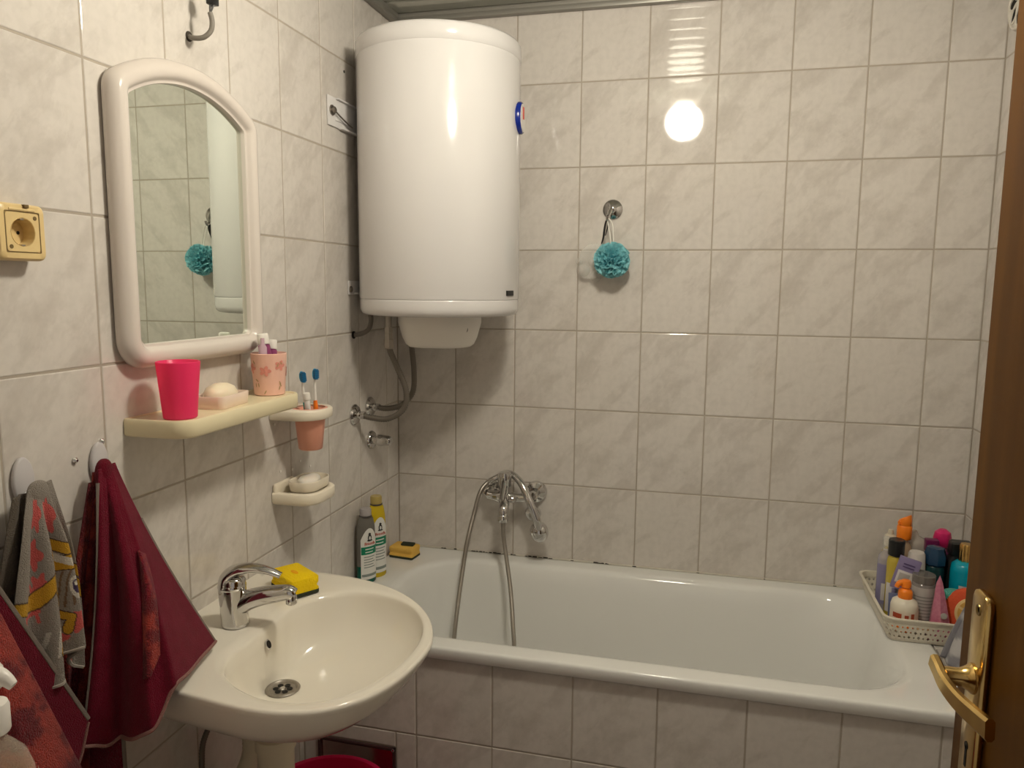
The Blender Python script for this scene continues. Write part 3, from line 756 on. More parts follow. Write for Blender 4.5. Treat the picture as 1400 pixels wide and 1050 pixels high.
# ------------------------------------------------------------------ SOCKET and cable stub on the left wall
SY, SZ2 = -1.459, 1.5955
t = thing('power_socket', 'yellowed square surface-mounted power socket on the left wall', 'socket', (0, SY, SZ2 - 0.04))
f = lambda q, d, r: [(d, SY + p[0], SZ2 + p[1]) for p in rrect(-q, q, -q, q, r, 6, 3)]
put('housing', loft([f(0.0405, 0.0005, 0.010), f(0.0405, 0.026, 0.010), f(0.0395, 0.031, 0.010), f(0.037, 0.0335, 0.009), f(0.0295, 0.0338, 0.004), f(0.0290, 0.0322, 0.004), f(0.0280, 0.0322, 0.004), f(0.0275, 0.0338, 0.004)], cap1=False), SOCKET, t, angle=40)
# face plate with the round well
sq = [(SY + p[0], SZ2 + p[1]) for p in rrect(-0.0275, 0.0275, -0.0275, 0.0275, 0.004, 6, 3)]
def well(r, d): 
    out = []
    for p in sq:
        a = math.atan2(p[1] - SZ2, p[0] - SY); out.append((d, SY + r * math.cos(a), SZ2 + r * math.sin(a)))
    return out
put('face_plate', loft([[(0.0338, p[0], p[1]) for p in sq], well(0.0212, 0.0338), well(0.0205, 0.0330), well(0.0200, 0.0338), well(0.0190, 0.014), well(0.001, 0.014)], cap0=False), SOCKET, t, angle=40)
gr = []
for r0 in (0.0,):
    for (dy, dz) in ((-0.021, -0.021), (0.021, 0.021)):
        gr.append(orient(lathe([(0.0030, 0), (0.0030, 0.0006)], 14), (1, 0, 0), (0.0338, SY + dy, SZ2 + dz)))
put('screw', gr[0], SOCKETD, t); put('screw', gr[1], SOCKETD, t)
for dy in (-0.0095, 0.0095):
    put('contact_hole', orient(lathe([(0.0026, 0), (0.0026, 0.0005)], 14), (1, 0, 0), (0.0141, SY + dy, SZ2)), DARK, t)
put('earth_clip', box(0.018, 0.033, SY - 0.003, SY + 0.003, SZ2 - 0.0195, SZ2 - 0.0175), STEEL, t)
put('earth_clip', box(0.018, 0.033, SY - 0.003, SY + 0.003, SZ2 + 0.0175, SZ2 + 0.0195), STEEL, t)
put('lid_groove', join(box(0.0335, 0.0341, SY - 0.0285, SY + 0.0285, SZ2 - 0.0292, SZ2 - 0.0282), box(0.0335, 0.0341, SY - 0.0285, SY + 0.0285, SZ2 + 0.0282, SZ2 + 0.0292),
                       box(0.0335, 0.0341, SY - 0.0292, SY - 0.0282, SZ2 - 0.0285, SZ2 + 0.0285), box(0.0335, 0.0341, SY + 0.0282, SY + 0.0292, SZ2 - 0.0285, SZ2 + 0.0285)), SOCKETD, t, smooth=False)
put('hinge_lug', box(0.030, 0.037, SY + 0.002, SY + 0.010, SZ2 + 0.0345, SZ2 + 0.0395, 0.001), SOCKETD, t)
put('hinge_plate', join(box(0.0325, 0.0350, SY - 0.022, SY + 0.022, SZ2 + 0.0300, SZ2 + 0.0335, 0.001)), SOCKET, t)

t = thing('cable_stub', 'grey cable end with black terminal block sticking out of wall above mirror', 'cable', (0, -1.018, 1.993))
put('sheath', tube([(0.001, -1.021, 1.998), (0.018, -1.031, 1.991), (0.038, -1.028, 1.992), (0.050, -1.022, 2.005), (0.053, -1.021, 2.022), (0.050, -1.022, 2.038)], 0.0048, 12), P('sheath_grey', (0.22, 0.20, 0.17), 0.5), t)
put('hole_rim', orient(lathe([(0.010, 0), (0.009, 0.002), (0.005, 0.004)], 14), (1, 0, 0), (0.0005, -1.021, 1.998)), P('hole_dark', (0.05, 0.04, 0.03), 0.8), t)
for k, (a, b) in enumerate(((0.0, 0.0), (0.004, 0.006), (-0.003, 0.010))):
    put('wire', tube([(0.050, -1.022, 2.036), (0.050 + a, -1.022 + b * 0.5, 2.048), (0.052 + a, -1.022 + b, 2.060)], 0.0017, 6), P('wire_dark', (0.04, 0.035, 0.03), 0.5), t)
put('terminal_block', join(box(0.044, 0.060, -1.026, -1.006, 2.053, 2.068, 0.002), box(0.043, 0.051, -1.024, -1.008, 2.066, 2.08, 0.003), box(0.053, 0.061, -1.024, -1.008, 2.066, 2.078, 0.003)), BLACK, t)

# ------------------------------------------------------------------ WASHBASIN
BY, BZ = -1.10, 0.853
half = [(0.0, 0.245), (0.02, 0.268), (0.07, 0.284), (0.13, 0.290), (0.22, 0.284), (0.30, 0.264), (0.37, 0.228), (0.43, 0.176), (0.475, 0.118), (0.503, 0.058)]
def closed_curve(pts, n):
    m = len(pts); out = []
    for i in range(m):
        p0, p1, p2, p3 = [Vector(pts[(i + k) % m]) for k in (-1, 0, 1, 2)]
        for k in range(10):
            t = k / 10
            out.append(0.5 * ((2 * p1) + (-p0 + p2) * t + (2 * p0 - 5 * p1 + 4 * p2 - p3) * t * t + (-p0 + 3 * p1 - 3 * p2 + p3) * t ** 3))
    return out
left_h = [(0.0, 0.215), (0.02, 0.232), (0.07, 0.242), (0.14, 0.250), (0.22, 0.260), (0.30, 0.268), (0.37, 0.262), (0.435, 0.232), (0.482, 0.175), (0.508, 0.095)]
outer_c = [(x, -yy) for x, yy in left_h] + [(0.515, 0.0)] + [(x, yy) for x, yy in reversed(half)] + [(0.0, 0.12), (0.0, 0.0), (0.0, -0.12)]
inner_c = [(0.172, -0.06), (0.172, -0.115), (0.198, -0.168), (0.26, -0.212), (0.33, -0.229), (0.398, -0.214), (0.448, -0.165), (0.478, -0.09), (0.487, -0.01), (0.477, 0.065), (0.447, 0.13), (0.398, 0.180), (0.33, 0.208), (0.26, 0.205), (0.20, 0.165), (0.172, 0.115), (0.172, 0.06), (0.170, 0.0)]
NB = 120
ctr = Vector((0.30, 0.0))
def by_angle(curve, n=NB):
    """resample a star-shaped closed curve at n even angles around ctr"""
    out = []
    m = len(curve)
    for k in range(n):
        a = 2 * PI * k / n; d = Vector((math.cos(a), math.sin(a)))
        best = None
        for i in range(m):
            p = curve[i] - ctr; q = curve[(i + 1) % m] - ctr
            e = q - p; den = d.x * e.y - d.y * e.x
            if abs(den) < 1e-9: continue
            t_ = (p.x * e.y - p.y * e.x) / den; s_ = (p.x * d.y - p.y * d.x) / den
            if t_ > 0 and -1e-6 <= s_ <= 1 + 1e-6 and (best is None or t_ > best): best = t_
        out.append(ctr + d * best)
    return out
oc = closed_curve(outer_c, NB)
for p in oc: p.x = max(p.x, 0.0006)
OC = by_angle(oc); IC = by_angle(closed_curve(inner_c, NB))
def bl(curve, z, s=1.0, c=(0.30, 0), keepx=False):
    return [((c[0] + (p.x - c[0]) * s) if not (keepx and p.x < 0.01) else p.x, BY + c[1] + (p.y - c[1]) * s, z) for p in curve]
def mixc(a, b, t): return [p + (q - p) * t for p, q in zip(a, b)]
DRX, DRZ = 0.207, BZ - 0.127
L = [bl(OC, BZ - 0.132, 0.40, (0.13, 0), True), bl(OC, BZ - 0.126, 0.55, (0.13, 0), True), bl(OC, BZ - 0.108, 0.72, (0.13, 0), True), bl(OC, BZ - 0.083, 0.85, (0.12, 0), True), bl(OC, BZ - 0.056, 0.93, (0.11, 0), True), bl(OC, BZ - 0.030, 0.972, (0.10, 0), True),
     bl(OC, BZ - 0.013, 0.996, (0.1, 0), True), bl(OC, BZ - 0.006, 1.0), bl(OC, BZ - 0.0015, 0.996, (0.2, 0), True), bl(OC, BZ, 0.985, (0.2, 0), True),
     bl(mixc(OC, IC, 0.14), BZ), bl(mixc(OC, IC, 0.5), BZ - 0.001), bl(mixc(OC, IC, 0.84), BZ - 0.002), bl(mixc(OC, IC, 0.97), BZ - 0.006), bl(IC, BZ - 0.014)]
def ang_to_ring(p):
    a = math.atan2(p.y, p.x - DRX); return Vector((DRX + 0.034 * math.cos(a), 0.034 * math.sin(a)))
RC = [ang_to_ring(p) for p in IC]
for w_, dz in ((0.955, 0.040), (0.88, 0.064), (0.76, 0.086), (0.62, 0.101), (0.46, 0.113), (0.30, 0.121), (0.14, 0.1255), (0.0, 0.127)):
    L.append(bl(mixc(RC, IC, w_), BZ - dz))
L.append(bl([Vector((DRX + (p.x - DRX) * 0.1, p.y * 0.1)) for p in RC], BZ - 0.1275))
sink = thing('washbasin', 'white ceramic washbasin with D-shaped bowl mounted on the left wall', 'washbasin', (0, BY, BZ - 0.15))
put('basin', loft(L, cap0=True, cap1=True), CERAMIC, sink, angle=60)
dr = put('drain', mv(lathe([(0.033, 0.0), (0.034, 0.002), (0.032, 0.0042), (0.0285, 0.0044), (0.0265, 0.0025), (0.0255, 0.0008), (0.001, 0.0006)], 32), DRX, BY, DRZ), STEEL, sink, angle=35)
hl = []
for k in range(6):
    a = 2 * PI * k / 6 + 0.3; hl.append(mv(lathe([(0.0058, 0), (0.0058, 0.0006)], 12), DRX + 0.0135 * math.cos(a), BY + 0.0135 * math.sin(a), DRZ + 0.0013))
put('drain_holes', join(*hl), DARK, dr, smooth=False)
put('drain_screw', mv(lathe([(0.006, 0), (0.005, 0.0025), (0.002, 0.003)], 14), DRX, BY, DRZ + 0.001), CHROME, dr)
od = Vector((0.93, 0, 0.36)).normalized()
put('overflow_hole', orient(lathe([(0.0095, -0.001), (0.0105, 0.0006), (0.0092, 0.0012)], 20, sx=1.0, sy=0.8), od, (0.1745, BY + 0.006, BZ - 0.040)), CHROME, sink)
put('overflow_opening', orient(lathe([(0.008, 0), (0.008, 0.0018)], 20, sx=1.0, sy=0.8), od, (0.1745, BY + 0.006, BZ - 0.040)), DARK, sink)

# basin mixer
FX, FY = 0.108, -1.106
fa = thing('basin_mixer', 'chrome single-lever mixer tap standing on the washbasin', 'tap', (FX, FY, BZ))
FM = Matrix.Translation((FX, FY, BZ)) @ Matrix.Rotation(math.radians(13), 4, 'Z')
loops = []
for z, r, dx in ((0.0, 0.0265, 0.002), (0.002, 0.0275, 0.002), (0.006, 0.0268, 0.002), (0.03, 0.0262, 0.000), (0.055, 0.0266, -0.001), (0.078, 0.0270, -0.002), (0.092, 0.0255, -0.001), (0.098, 0.021, 0.0), (0.100, 0.012, 0.002)):
    loops.append([(dx + r * math.cos(2 * PI * k / 32), r * math.sin(2 * PI * k / 32) * 0.95, z) for k in range(32)])
put('tap_body', xf(loft(loops), FM), CHROME, fa, angle=45)
put('spout', xf(tube([(0.004, 0, 0.036), (0.030, 0, 0.051), (0.060, 0, 0.060), (0.090, 0, 0.065), (0.110, 0, 0.067), (0.120, 0, 0.062)], lambda s: 0.0215 - 0.0078 * s, 18, 8), FM), CHROME, fa, angle=60)
put('aerator', xf(mv(lathe([(0.0095, -0.014), (0.011, -0.012), (0.011, 0.002), (0.009, 0.006)], 20), 0.115, 0, 0.058), FM), CHROME, fa, angle=35)
put('lever', xf(tube([(-0.013, 0, 0.080), (-0.010, 0, 0.098), (0.008, 0, 0.112), (0.038, 0, 0.117), (0.070, 0, 0.112), (0.096, 0, 0.102)], lambda s: 0.0260 - 0.0165 * min(1, s * 1.05), 18, 8, flat=0.60), FM), CHROME, fa, angle=60)
put('cap_collar', xf(mv(lathe([(0.0265, 0.076), (0.0274, 0.079), (0.0274, 0.082), (0.0255, 0.085)], 32), -0.002, 0, 0), FM), CHROME, fa, angle=40)

def sponge(label, loc, rz, mat, sx=0.058, sy=0.035, h=0.030, tilt=0):
    t = thing('sponge', label, 'sponge', loc, rz=rz)
    # grip groove along the two long sides
    prof = [(1.0, 0.008), (1.0, 0.012), (0.90, 0.015), (0.88, 0.019), (1.0, 0.024), (1.0, h + 0.006), (0.96, h + 0.008)]
    put('foam', loft([loop3(rrect(-sx * (s if s > 0.95 else 1), sx * (s if s > 0.95 else 1), -sy * s, sy * s, 0.006, 4, 6), z) for s, z in prof]), mat, t, local=True, angle=60)
    put('scouring_pad', prism(rrect(-sx, sx, -sy, sy, 0.005, 4, 6), 0.008, 0.001), SCOUR, t, local=True)
    return t
s1 = sponge('bright yellow sponge with dark scouring side behind tap on the washbasin', (0.131, -0.914, BZ), -0.59, SPY, 0.052, 0.033)
put('worn_patch', mv(lathe([(0.012, 0), (0.010, 0.0008)], 16, sx=1.2, sy=0.5), 0.0, 0.0, 0.038), P('sponge_stain', (0.9, 0.40, 0.0), 0.95), s1, local=True)
s2 = sponge('ochre yellow sponge with dark scouring side on the bath corner', (0.062, -0.105, TUBZ), -0.12, SPO, 0.043, 0.030, 0.028)
t2 = put('scourer_scrap', mv(box(-0.022, 0.022, -0.012, 0.012, 0, 0.008, 0.003), 0.072, -0.1, TUBZ + 0.036), SCOUR)
origin_to(t2, (0.072, -0.1, TUBZ + 0.036)); tag(t2, 'small black scourer scrap on top of the ochre sponge', 'scourer')

# pipes below the basin
WHP = P('trap_plastic', (0.74, 0.66, 0.50), 0.4); YP = P('trap_yellowed', (0.66, 0.47, 0.16), 0.4)
t = thing('drain_trap', 'cream plastic drain trap with corrugated pipe under the washbasin', 'trap', (DRX, BY, 0.45))
put('tailpiece', mv(lathe([(0.018, 0.56), (0.018, 0.719)], 24), DRX - 0.02, BY, 0), YP, t)
put('bottle_trap', mv(lathe([(0.020, 0.50), (0.034, 0.505), (0.036, 0.52), (0.036, 0.60), (0.040, 0.602), (0.040, 0.628), (0.022, 0.634)], 28), DRX - 0.02, BY, 0), WHP, t, angle=35)
put('corrugated_pipe', tube([(DRX - 0.03, BY, 0.61), (0.13, BY + 0.03, 0.63), (0.10, BY + 0.05, 0.60), (0.09, BY + 0.06, 0.53), (0.06, BY + 0.06, 0.47), (0.0, BY + 0.06, 0.45)], 0.020, 16, 12, ribs=0.006), WHP, t, angle=80)
t = thing('supply_hose', 'thin grey braided supply hose bending below the washbasin', 'hose', (0.02, BY, 0.53))
put('hose', tube([(0.085, -1.10, 0.715), (0.06, -1.11, 0.66), (0.035, -1.12, 0.60), (0.032, -1.125, 0.55), (0.032, -1.125, 0.50)], 0.0062, 10, 10, ribs=0.003), HOSE, t, angle=80)
put('nut', mv(lathe([(0.010, 0.50), (0.010, 0.52)], 6), 0.032, -1.125, 0), CHROME, t, angle=20)
t = thing('angle_valve', 'dark knobbed angle valve on the wall under the washbasin', 'valve', (0.0, -1.125, 0.49))
put('valve_body', join(orient(lathe([(0.022, 0), (0.022, 0.003), (0.010, 0.006), (0.010, 0.045)], 20), (1, 0, 0), (0.0005, -1.125, 0.49)), mv(lathe([(0.009, 0.485), (0.009, 0.505)], 16), 0.032, -1.125, 0)), CHROME, t, angle=35)
put('valve_knob', orient(lathe([(0.012, 0), (0.019, 0.003), (0.019, 0.016), (0.014, 0.020)], 12), (0.2, -1, 0.5), (0.032, -1.136, 0.495)), P('knob_dark', (0.02, 0.025, 0.03), 0.4), t, angle=30)

# magenta bucket
BK = (0.205, -0.945)
t = thing('bucket', 'translucent magenta plastic bucket on the floor under the washbasin', 'bucket', (BK[0], BK[1], 0.0))
put('bucket_wall', mv(lathe([(0.10, 0.001), (0.105, 0.004), (0.143, 0.373), (0.150, 0.376), (0.151, 0.386), (0.147, 0.390), (0.141, 0.386), (0.103, 0.010), (0.001, 0.008)], 56), BK[0], BK[1], 0), MAGT, t, angle=50)
put('handle', tube([(BK[0] + 0.150 * math.cos(a), BK[1] + 0.158 * math.sin(a) - 0.012, 0.380) for a in [PI * 1.02 + PI * 0.96 * k / 16 for k in range(17)]], 0.003, 8, 2), STEEL, t)

# ------------------------------------------------------------------ TOWELS on the left wall
def wall_hook(label, y_, z_, group=None):
    t = thing('towel_hook', label, 'hook', (0, y_, z_ - 0.03), 'stick-on towel hooks')
    put('plate', xf(mv(prism(ellipse(0.0185, 0.036, 32), 0.008, 0.003), y_, z_, 0.0008), ON_LEFT), GREYPL, t, angle=60)
    put('peg', join(tube([(0.008, y_, z_ - 0.022), (0.022, y_, z_ - 0.026), (0.034, y_, z_ - 0.020), (0.038, y_, z_ - 0.008)], lambda s: 0.007 - 0.002 * s, 12, 6)), GREYPL, t)
    return t
wall_hook('grey oval stick-on hook holding the printed children towel', -1.464, 1.228)
wall_hook('grey oval stick-on hook holding the burgundy towel', -1.315, 1.221)
wall_hook('grey oval stick-on hook at the far left outside the frame', -1.625, 1.245)
for y_, z_ in ((-1.362, 1.236), (-1.303, 1.256)):
    o = put('wall_plug', orient(lathe([(0.005, 0), (0.005, 0.003), (0.002, 0.006)], 12), (1, 0, 0), (0.0008, y_, z_)), CHROME, wall_left)
for y_, z_ in ((-0.765, 1.190), (-0.69, 1.062), (-0.65, 1.075), (-0.745, 1.070), (-0.60, 1.050)):
    o = put('wall_plug', orient(lathe([(0.0035, 0), (0.0035, 0.0012)], 10), (1, 0, 0), (0.0008, y_, z_)), WHITEPL, wall_left)
o = put('drill_hole', orient(lathe([(0.004, 0), (0.004, 0.0008)], 10), (1, 0, 0), (0.0003, -0.358, 2.106)), DARK, wall_left)

def lerp_poly(pts, s):
    """pts: list of (s, Vector)"""
    for (s0, p0), (s1, p1) in zip(pts, pts[1:]):
        if s <= s1:
            t = (s - s0) / (s1 - s0) if s1 > s0 else 0
            return p0 + (p1 - p0) * t
    return pts[-1][1]

def fan(apex0, apex1, bottom, nS, nT, disp=None, col=None):
    """cloth gathered between apex0..apex1, spreading to the bottom polyline"""
    V, F, C = [], [], []
    A0, A1 = Vector(apex0), Vector(apex1)
    B = [(s, Vector(p)) for s, p in bottom]
    for j in range(nT + 1):
        t = j / nT
        for i in range(nS + 1):
            s = i / nS
            a = A0 + (A1 - A0) * s; b = lerp_poly(B, s)
            p = a + (b - a) * t
            if disp: p = p + Vector(disp(s, t))
            V.append(p)
            if col: C.append(col(s, t, p))
    for j in range(nT):
        for i in range(nS):
            k = j * (nS + 1) + i
            F.append((k, k + 1, k + nS + 2, k + nS + 1))
    return (V, F), C

def edge_of(g, nS, nT, which):
    V = g[0]
    if which == 'L': return [V[j * (nS + 1)] for j in range(nT + 1)]
    if which == 'R': return [V[j * (nS + 1) + nS] for j in range(nT + 1)]
    return V[nT * (nS + 1):]

def smoothstep(a, b, x):
    t = max(0, min(1, (x - a) / (b - a))); return t * t * (3 - 2 * t)
from mathutils import noise as MN
BURG = (0.15, 0.004, 0.017); BURG2 = (0.20, 0.009, 0.030); CORAL = (0.37, 0.046, 0.034); CORALD = (0.16, 0.016, 0.022)

# burgundy towel: apex on the hook, right corner lying on the sink deck
tw = thing('burgundy_towel', 'burgundy towel with grey hem on wall hook, its corner lying on the washbasin', 'towel', (0.03, -1.345, 0.72))
nS, nT = 90, 60
bot = [(0, (0.050, -1.432, .793)), (.18, (.085, -1.418, .788)), (.36, (.118, -1.412, .797)), (.50, (.150, -1.412, .815)), (.62, (.172, -1.408, .83)), (.72, (.196, -1.395, .885)), (1, (.134, -1.205, .868))]
def pleat(s, t):
    out = 0.014 * smoothstep(0, 0.5, t) * (1 - 0.25 * t) * math.sin(s * PI * 2 * 2.3 + 0.5) * (1 if s < 0.66 else 1 - 2.2 * (s - 0.66))
    out += 0.004 * t * math.sin(s * 31 + 2 * t)
    belly = math.sin(PI * t ** 0.8) * smoothstep(0.55, 1.0, s)
    return (out * 0.6 + 0.012 * math.sin(PI * t), -out * 0.8, -0.040 * belly)
def burg_col(s, t, p):
    n = MN.noise(Vector((p.x * 60, p.y * 60, p.z * 60)))
    k = 0.5 + 0.5 * n
    return tuple(BURG[i] + (BURG2[i] - BURG[i]) * k for i in range(3))
g, c = fan((0.040, -1.356, 1.222), (0.042, -1.322, 1.226), bot, nS, nT, pleat, burg_col)
fr_ = put('front_layer', g, CLOTH, tw, colors=c, solid=0.004, angle=180)
put('hem', tube(edge_of(g, nS, nT, 'L')[3::3], 0.0045, 8, 2, flat=0.6), HEM, tw)
put('hem', tube(edge_of(g, nS, nT, 'R')[12::3], 0.0045, 8, 2, flat=0.6), HEM, tw)
put('hem', tube(edge_of(g, nS, nT, 'B')[::3], 0.0055, 8, 2, flat=0.6), HEMR, tw)
gp = mv(lathe([(0.0175 * math.sin(PI * k / 14) ** 0.8 + 1e-4, -0.030 * math.cos(PI * k / 14)) for k in range(15)], 24, sx=0.75, sy=0.95), 0.036, -1.3385, 1.206)
put('gather', gp, CLOTH, tw, colors=[BURG] * len(gp[0]), angle=180)
# turned-over coral strip lying on the front
def coral_col(s, t, p):
    n = MN.noise(Vector((p.x * 70, p.y * 70, p.z * 45))) + 0.5 * MN.noise(Vector((p.x * 190, p.y * 190, p.z * 190)))
    k = smoothstep(-0.25, 0.30, n)
    return tuple(CORALD[i] + (CORAL[i] - CORALD[i]) * k for i in range(3))
def strip_pt(s_, t_):
    A0, A1 = Vector((0.040, -1.356, 1.222)), Vector((0.042, -1.322, 1.226))
    B = [(q, Vector(p)) for q, p in bot]
    a = A0 + (A1 - A0) * s_; b = lerp_poly(B, s_)
    return a + (b - a) * t_ + Vector(pleat(s_, t_))
SV, SF, SC = [], [], []
n1, n2 = 14, 44
for j in range(n2 + 1):
    t_ = 0.36 + 0.44 * j / n2
    wd = 0.042 + 0.028 * (j / n2)
    for i in range(n1 + 1):
        s_ = 0.755 - 0.145 * (j / n2) - wd + (2 * wd) * i / n1
        b_ = math.sin(PI * i / n1)
        p = strip_pt(s_, t_) + Vector((0.007 * b_ + 0.003, -0.009 * b_ - 0.004, 0.002 * b_))
        SV.append(p)
        cc_ = coral_col(s_, t_, p)
        if j / n2 < 0.45:
            kk = 0.5 + 0.5 * math.sin(j * 1.7 + i * 0.5)
            k2 = kk * 0.5 + (j / n2) * 0.6
            cc_ = tuple(BURG2[q] + (cc_[q] - BURG2[q]) * min(1, max(0, k2)) for q in range(3))
        SC.append(cc_)
for j in range(n2):
    for i in range(n1):
        k = j * (n1 + 1) + i; SF.append((k, k + 1, k + n1 + 2, k + n1 + 1))
put('terry_fold', (SV, SF), TERRY, tw, colors=SC, solid=0.003, angle=180, label='coral terry strip folded over the burgundy side')
# rear layers hanging lower
bot2 = [(0, (0.030, -1.446, 0.66)), (0.35, (0.052, -1.434, 0.655)), (0.7, (0.075, -1.424, 0.660)), (1.0, (0.115, -1.418, 0.665))]
def pleat2(s, t): return (0.010 * t * math.sin(s * 9) - 0.004, 0, 0)
def rear_col(s, t, p):
    if s < 0.45: return coral_col(s, t, p)
    return burg_col(s, t, p)
g2, c2 = fan((0.030, -1.352, 1.215), (0.030, -1.325, 1.215), bot2, 60, 60, pleat2, rear_col)
g2 = ([Vector((min(p.x, max(0.02, p.x)), p.y - 0.018 * smoothstep(0.9, 0.6, p.z) * 0, p.z)) for p in g2[0]], g2[1])
put('rear_layer', g2, TERRY, tw, colors=c2, solid=0.004, angle=180)
put('hem', tube(edge_of(g2, 60, 60, 'R')[30::3], 0.004, 8, 2, flat=0.6), HEM, tw)
put('care_tag', join(*[tube([(0.118, -1.418, 0.742 - 0.012 * k), (0.135, -1.420, 0.735 - 0.012 * k), (0.150, -1.424, 0.722 - 0.012 * k)], 0.003, 6, 4) for k in range(2)]), P('tag_grey', (0.14, 0.10, 0.08), 0.8), tw)
# left rear edge seen beside the printed towel
bot3 = [(0, (0.020, -1.475, 0.80)), (1.0, (0.028, -1.425, 0.78))]
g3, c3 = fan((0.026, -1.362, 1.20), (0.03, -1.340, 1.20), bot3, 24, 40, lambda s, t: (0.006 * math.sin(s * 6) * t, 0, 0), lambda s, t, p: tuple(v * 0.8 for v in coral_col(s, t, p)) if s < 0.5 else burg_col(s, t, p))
put('side_fold', g3, TERRY, tw, colors=c3, solid=0.003, angle=180)

# children towel with printed mane, blossoms and lettering squiggle
kt = thing('printed_towel', 'greyish children towel printed with golden mane and coral flowers on the left hook', 'towel', (0.03, -1.478, 0.92))
nS, nT = 170, 240
GREYC = (0.31, 0.275, 0.24); GOLD = (0.60, 0.33, 0.03); OUTL = (0.075, 0.045, 0.03); WHT = (0.66, 0.62, 0.55); CRL = (0.66, 0.13, 0.12)
botk = [(0, (0.045, -1.550, 0.985)), (0.12, (0.050, -1.532, 0.955)), (0.30, (0.060, -1.505, 0.925)), (0.42, (0.072, -1.488, 0.930)), (0.47, (0.052, -1.484, 0.955)), (0.60, (0.064, -1.464, 0.962)), (0.70, (0.072, -1.448, 0.968)), (0.76, (0.046, -1.450, 0.945)), (0.88, (0.056, -1.436, 0.925)), (1.0, (0.046, -1.424, 0.918))]
def kpleat(s, t):
    f_ = 0.010 * math.sin(s * PI * 2 * 3.1 + 0.4) * smoothstep(0.02, 0.4, t)
    side = 0.018 * math.sin(PI * t) * (s - 0.5)
    return (f_ + 0.006 * math.sin(PI * t), side, 0)
def seg_d(px, py, ax, ay, bx, by):
    vx, vy = bx - ax, by - ay; wx, wy = px - ax, py - ay
    l = vx * vx + vy * vy; t = max(0, min(1, (wx * vx + wy * vy) / l)) if l else 0
    return math.hypot(wx - vx * t, wy - vy * t)
def kid_col(s, t, p):
    u, v = s, t                 # u 0..1 across, v 0..1 down
    wob = 0.02 * MN.noise(Vector((u * 7, v * 9, 3)))
    X_, Y_ = u * 1.2 + wob, v + wob
    c_ = GREYC
    def paint(cond, cc2):
        nonlocal c_
        if cond: c_ = cc2
    # coral blossoms
    for (a, b, r) in ((0.34, 0.13, 0.10), (0.70, 0.17, 0.12), (0.94, 0.22, 0.09), (0.30, 0.33, 0.085), (0.36, 0.49, 0.075), (0.16, 0.72, 0.07), (0.85, 0.83, 0.09), (0.66, 0.90, 0.08), (0.20, 0.56, 0.05), (1.0, 0.93, 0.08)):
        d = math.hypot((X_ - a) * 0.9, Y_ - b); an = math.atan2(Y_ - b, X_ - a)
        paint(d < r * (0.80 + 0.20 * math.cos(5 * an)), CRL)
    for (ax, ay, bx, by) in ((0.28, 0.50, 0.34, 0.66), (0.34, 0.60, 0.16, 0.72), (0.62, 0.93, 0.54, 0.97), (0.10, 0.75, 0.22, 0.62)):
        paint(seg_d(X_, Y_, ax, ay, bx, by) < 0.012, CRL)
    # white blossoms
    for (a, b, r) in ((0.16, 0.86, 0.05), (0.30, 0.95, 0.045), (0.20, 0.95, 0.03)):
        d = math.hypot((X_ - a) * 0.9, Y_ - b); an = math.atan2(Y_ - b, X_ - a)
        paint(d < r * (0.7 + 0.3 * math.cos(5 * an)), (0.6, 0.55, 0.48)); paint(d < r * 0.2, (0.45, 0.2, 0.1))
    # golden wavy mane bands with dark outlines
    for pts_, wd in ((((0.52, 0.35), (0.68, 0.34), (0.90, 0.42), (1.3, 0.50)), 0.032), (((0.52, 0.52), (0.66, 0.46), (0.84, 0.47), (1.3, 0.60)), 0.040), (((-0.1, 0.74), (0.10, 0.64), (0.30, 0.57), (0.51, 0.47)), 0.036), (((0.55, 0.46), (0.56, 0.60), (0.60, 0.70), (0.54, 0.82)), 0.060), (((0.70, 0.76), (0.78, 0.80), (0.74, 0.86)), 0.022)):
        d = min(seg_d(X_, Y_, *a, *b) for a, b in zip(pts_, pts_[1:]))
        paint(d < wd + 0.007, OUTL); paint(d < wd, GOLD)
    d = min(seg_d(X_, Y_, 0.55, 0.42, 0.70, 0.42), seg_d(X_, Y_, 0.70, 0.42, 0.86, 0.48))
    paint(d < 0.022, WHT)
    # fine brown strokes and one dark eye-like oval
    if 0.62 < X_ < 0.92 and 0.52 < v < 0.73:
        q = math.sin((X_ * 1.6 + Y_ * 0.6) * 75) 
        paint(q > 0.55, (0.20, 0.125, 0.08))
    d = math.hypot((X_ - 0.85) / 0.045, (Y_ - 0.63) / 0.055); paint(d < 1.25, WHT); paint(d < 0.75, (0.07, 0.05, 0.11)); paint(math.hypot((X_ - 0.845) / 0.012, (Y_ - 0.615) / 0.014) < 1, WHT)
    # pale lines, lower left
    if 0.24 < u < 0.46 and 0.72 < v < 0.86:
        paint(abs(math.sin((X_ * 2 + Y_) * 30)) < 0.22, OUTL) if False else paint(math.sin((X_ * 2 + Y_) * 26) > 0.6, (0.58, 0.54, 0.48))
    # pale looped squiggle at lower right
    yy_ = 0.84 + 0.09 * (X_ - 0.80) * 0
    d = abs((X_ - 0.90) - 0.022 * math.sin((Y_ - 0.78) * 70))
    if 0.80 < v < 0.97: paint(d < 0.010, (0.55, 0.50, 0.44))
    n = 1 + 0.06 * MN.noise(Vector((p.y * 300, p.z * 300, 1)))
    return tuple(q * n for q in c_)
gk, ck = fan((0.038, -1.488, 1.222), (0.040, -1.448, 1.228), botk, nS, nT, kpleat, kid_col)
put('front_layer', gk, CLOTH, kt, colors=ck, solid=0.003, angle=180)
put('hem', tube(edge_of(gk, nS, nT, 'B')[::4], 0.0032, 6, 2), P('hem_pale', (0.38, 0.34, 0.30), 0.9), kt)
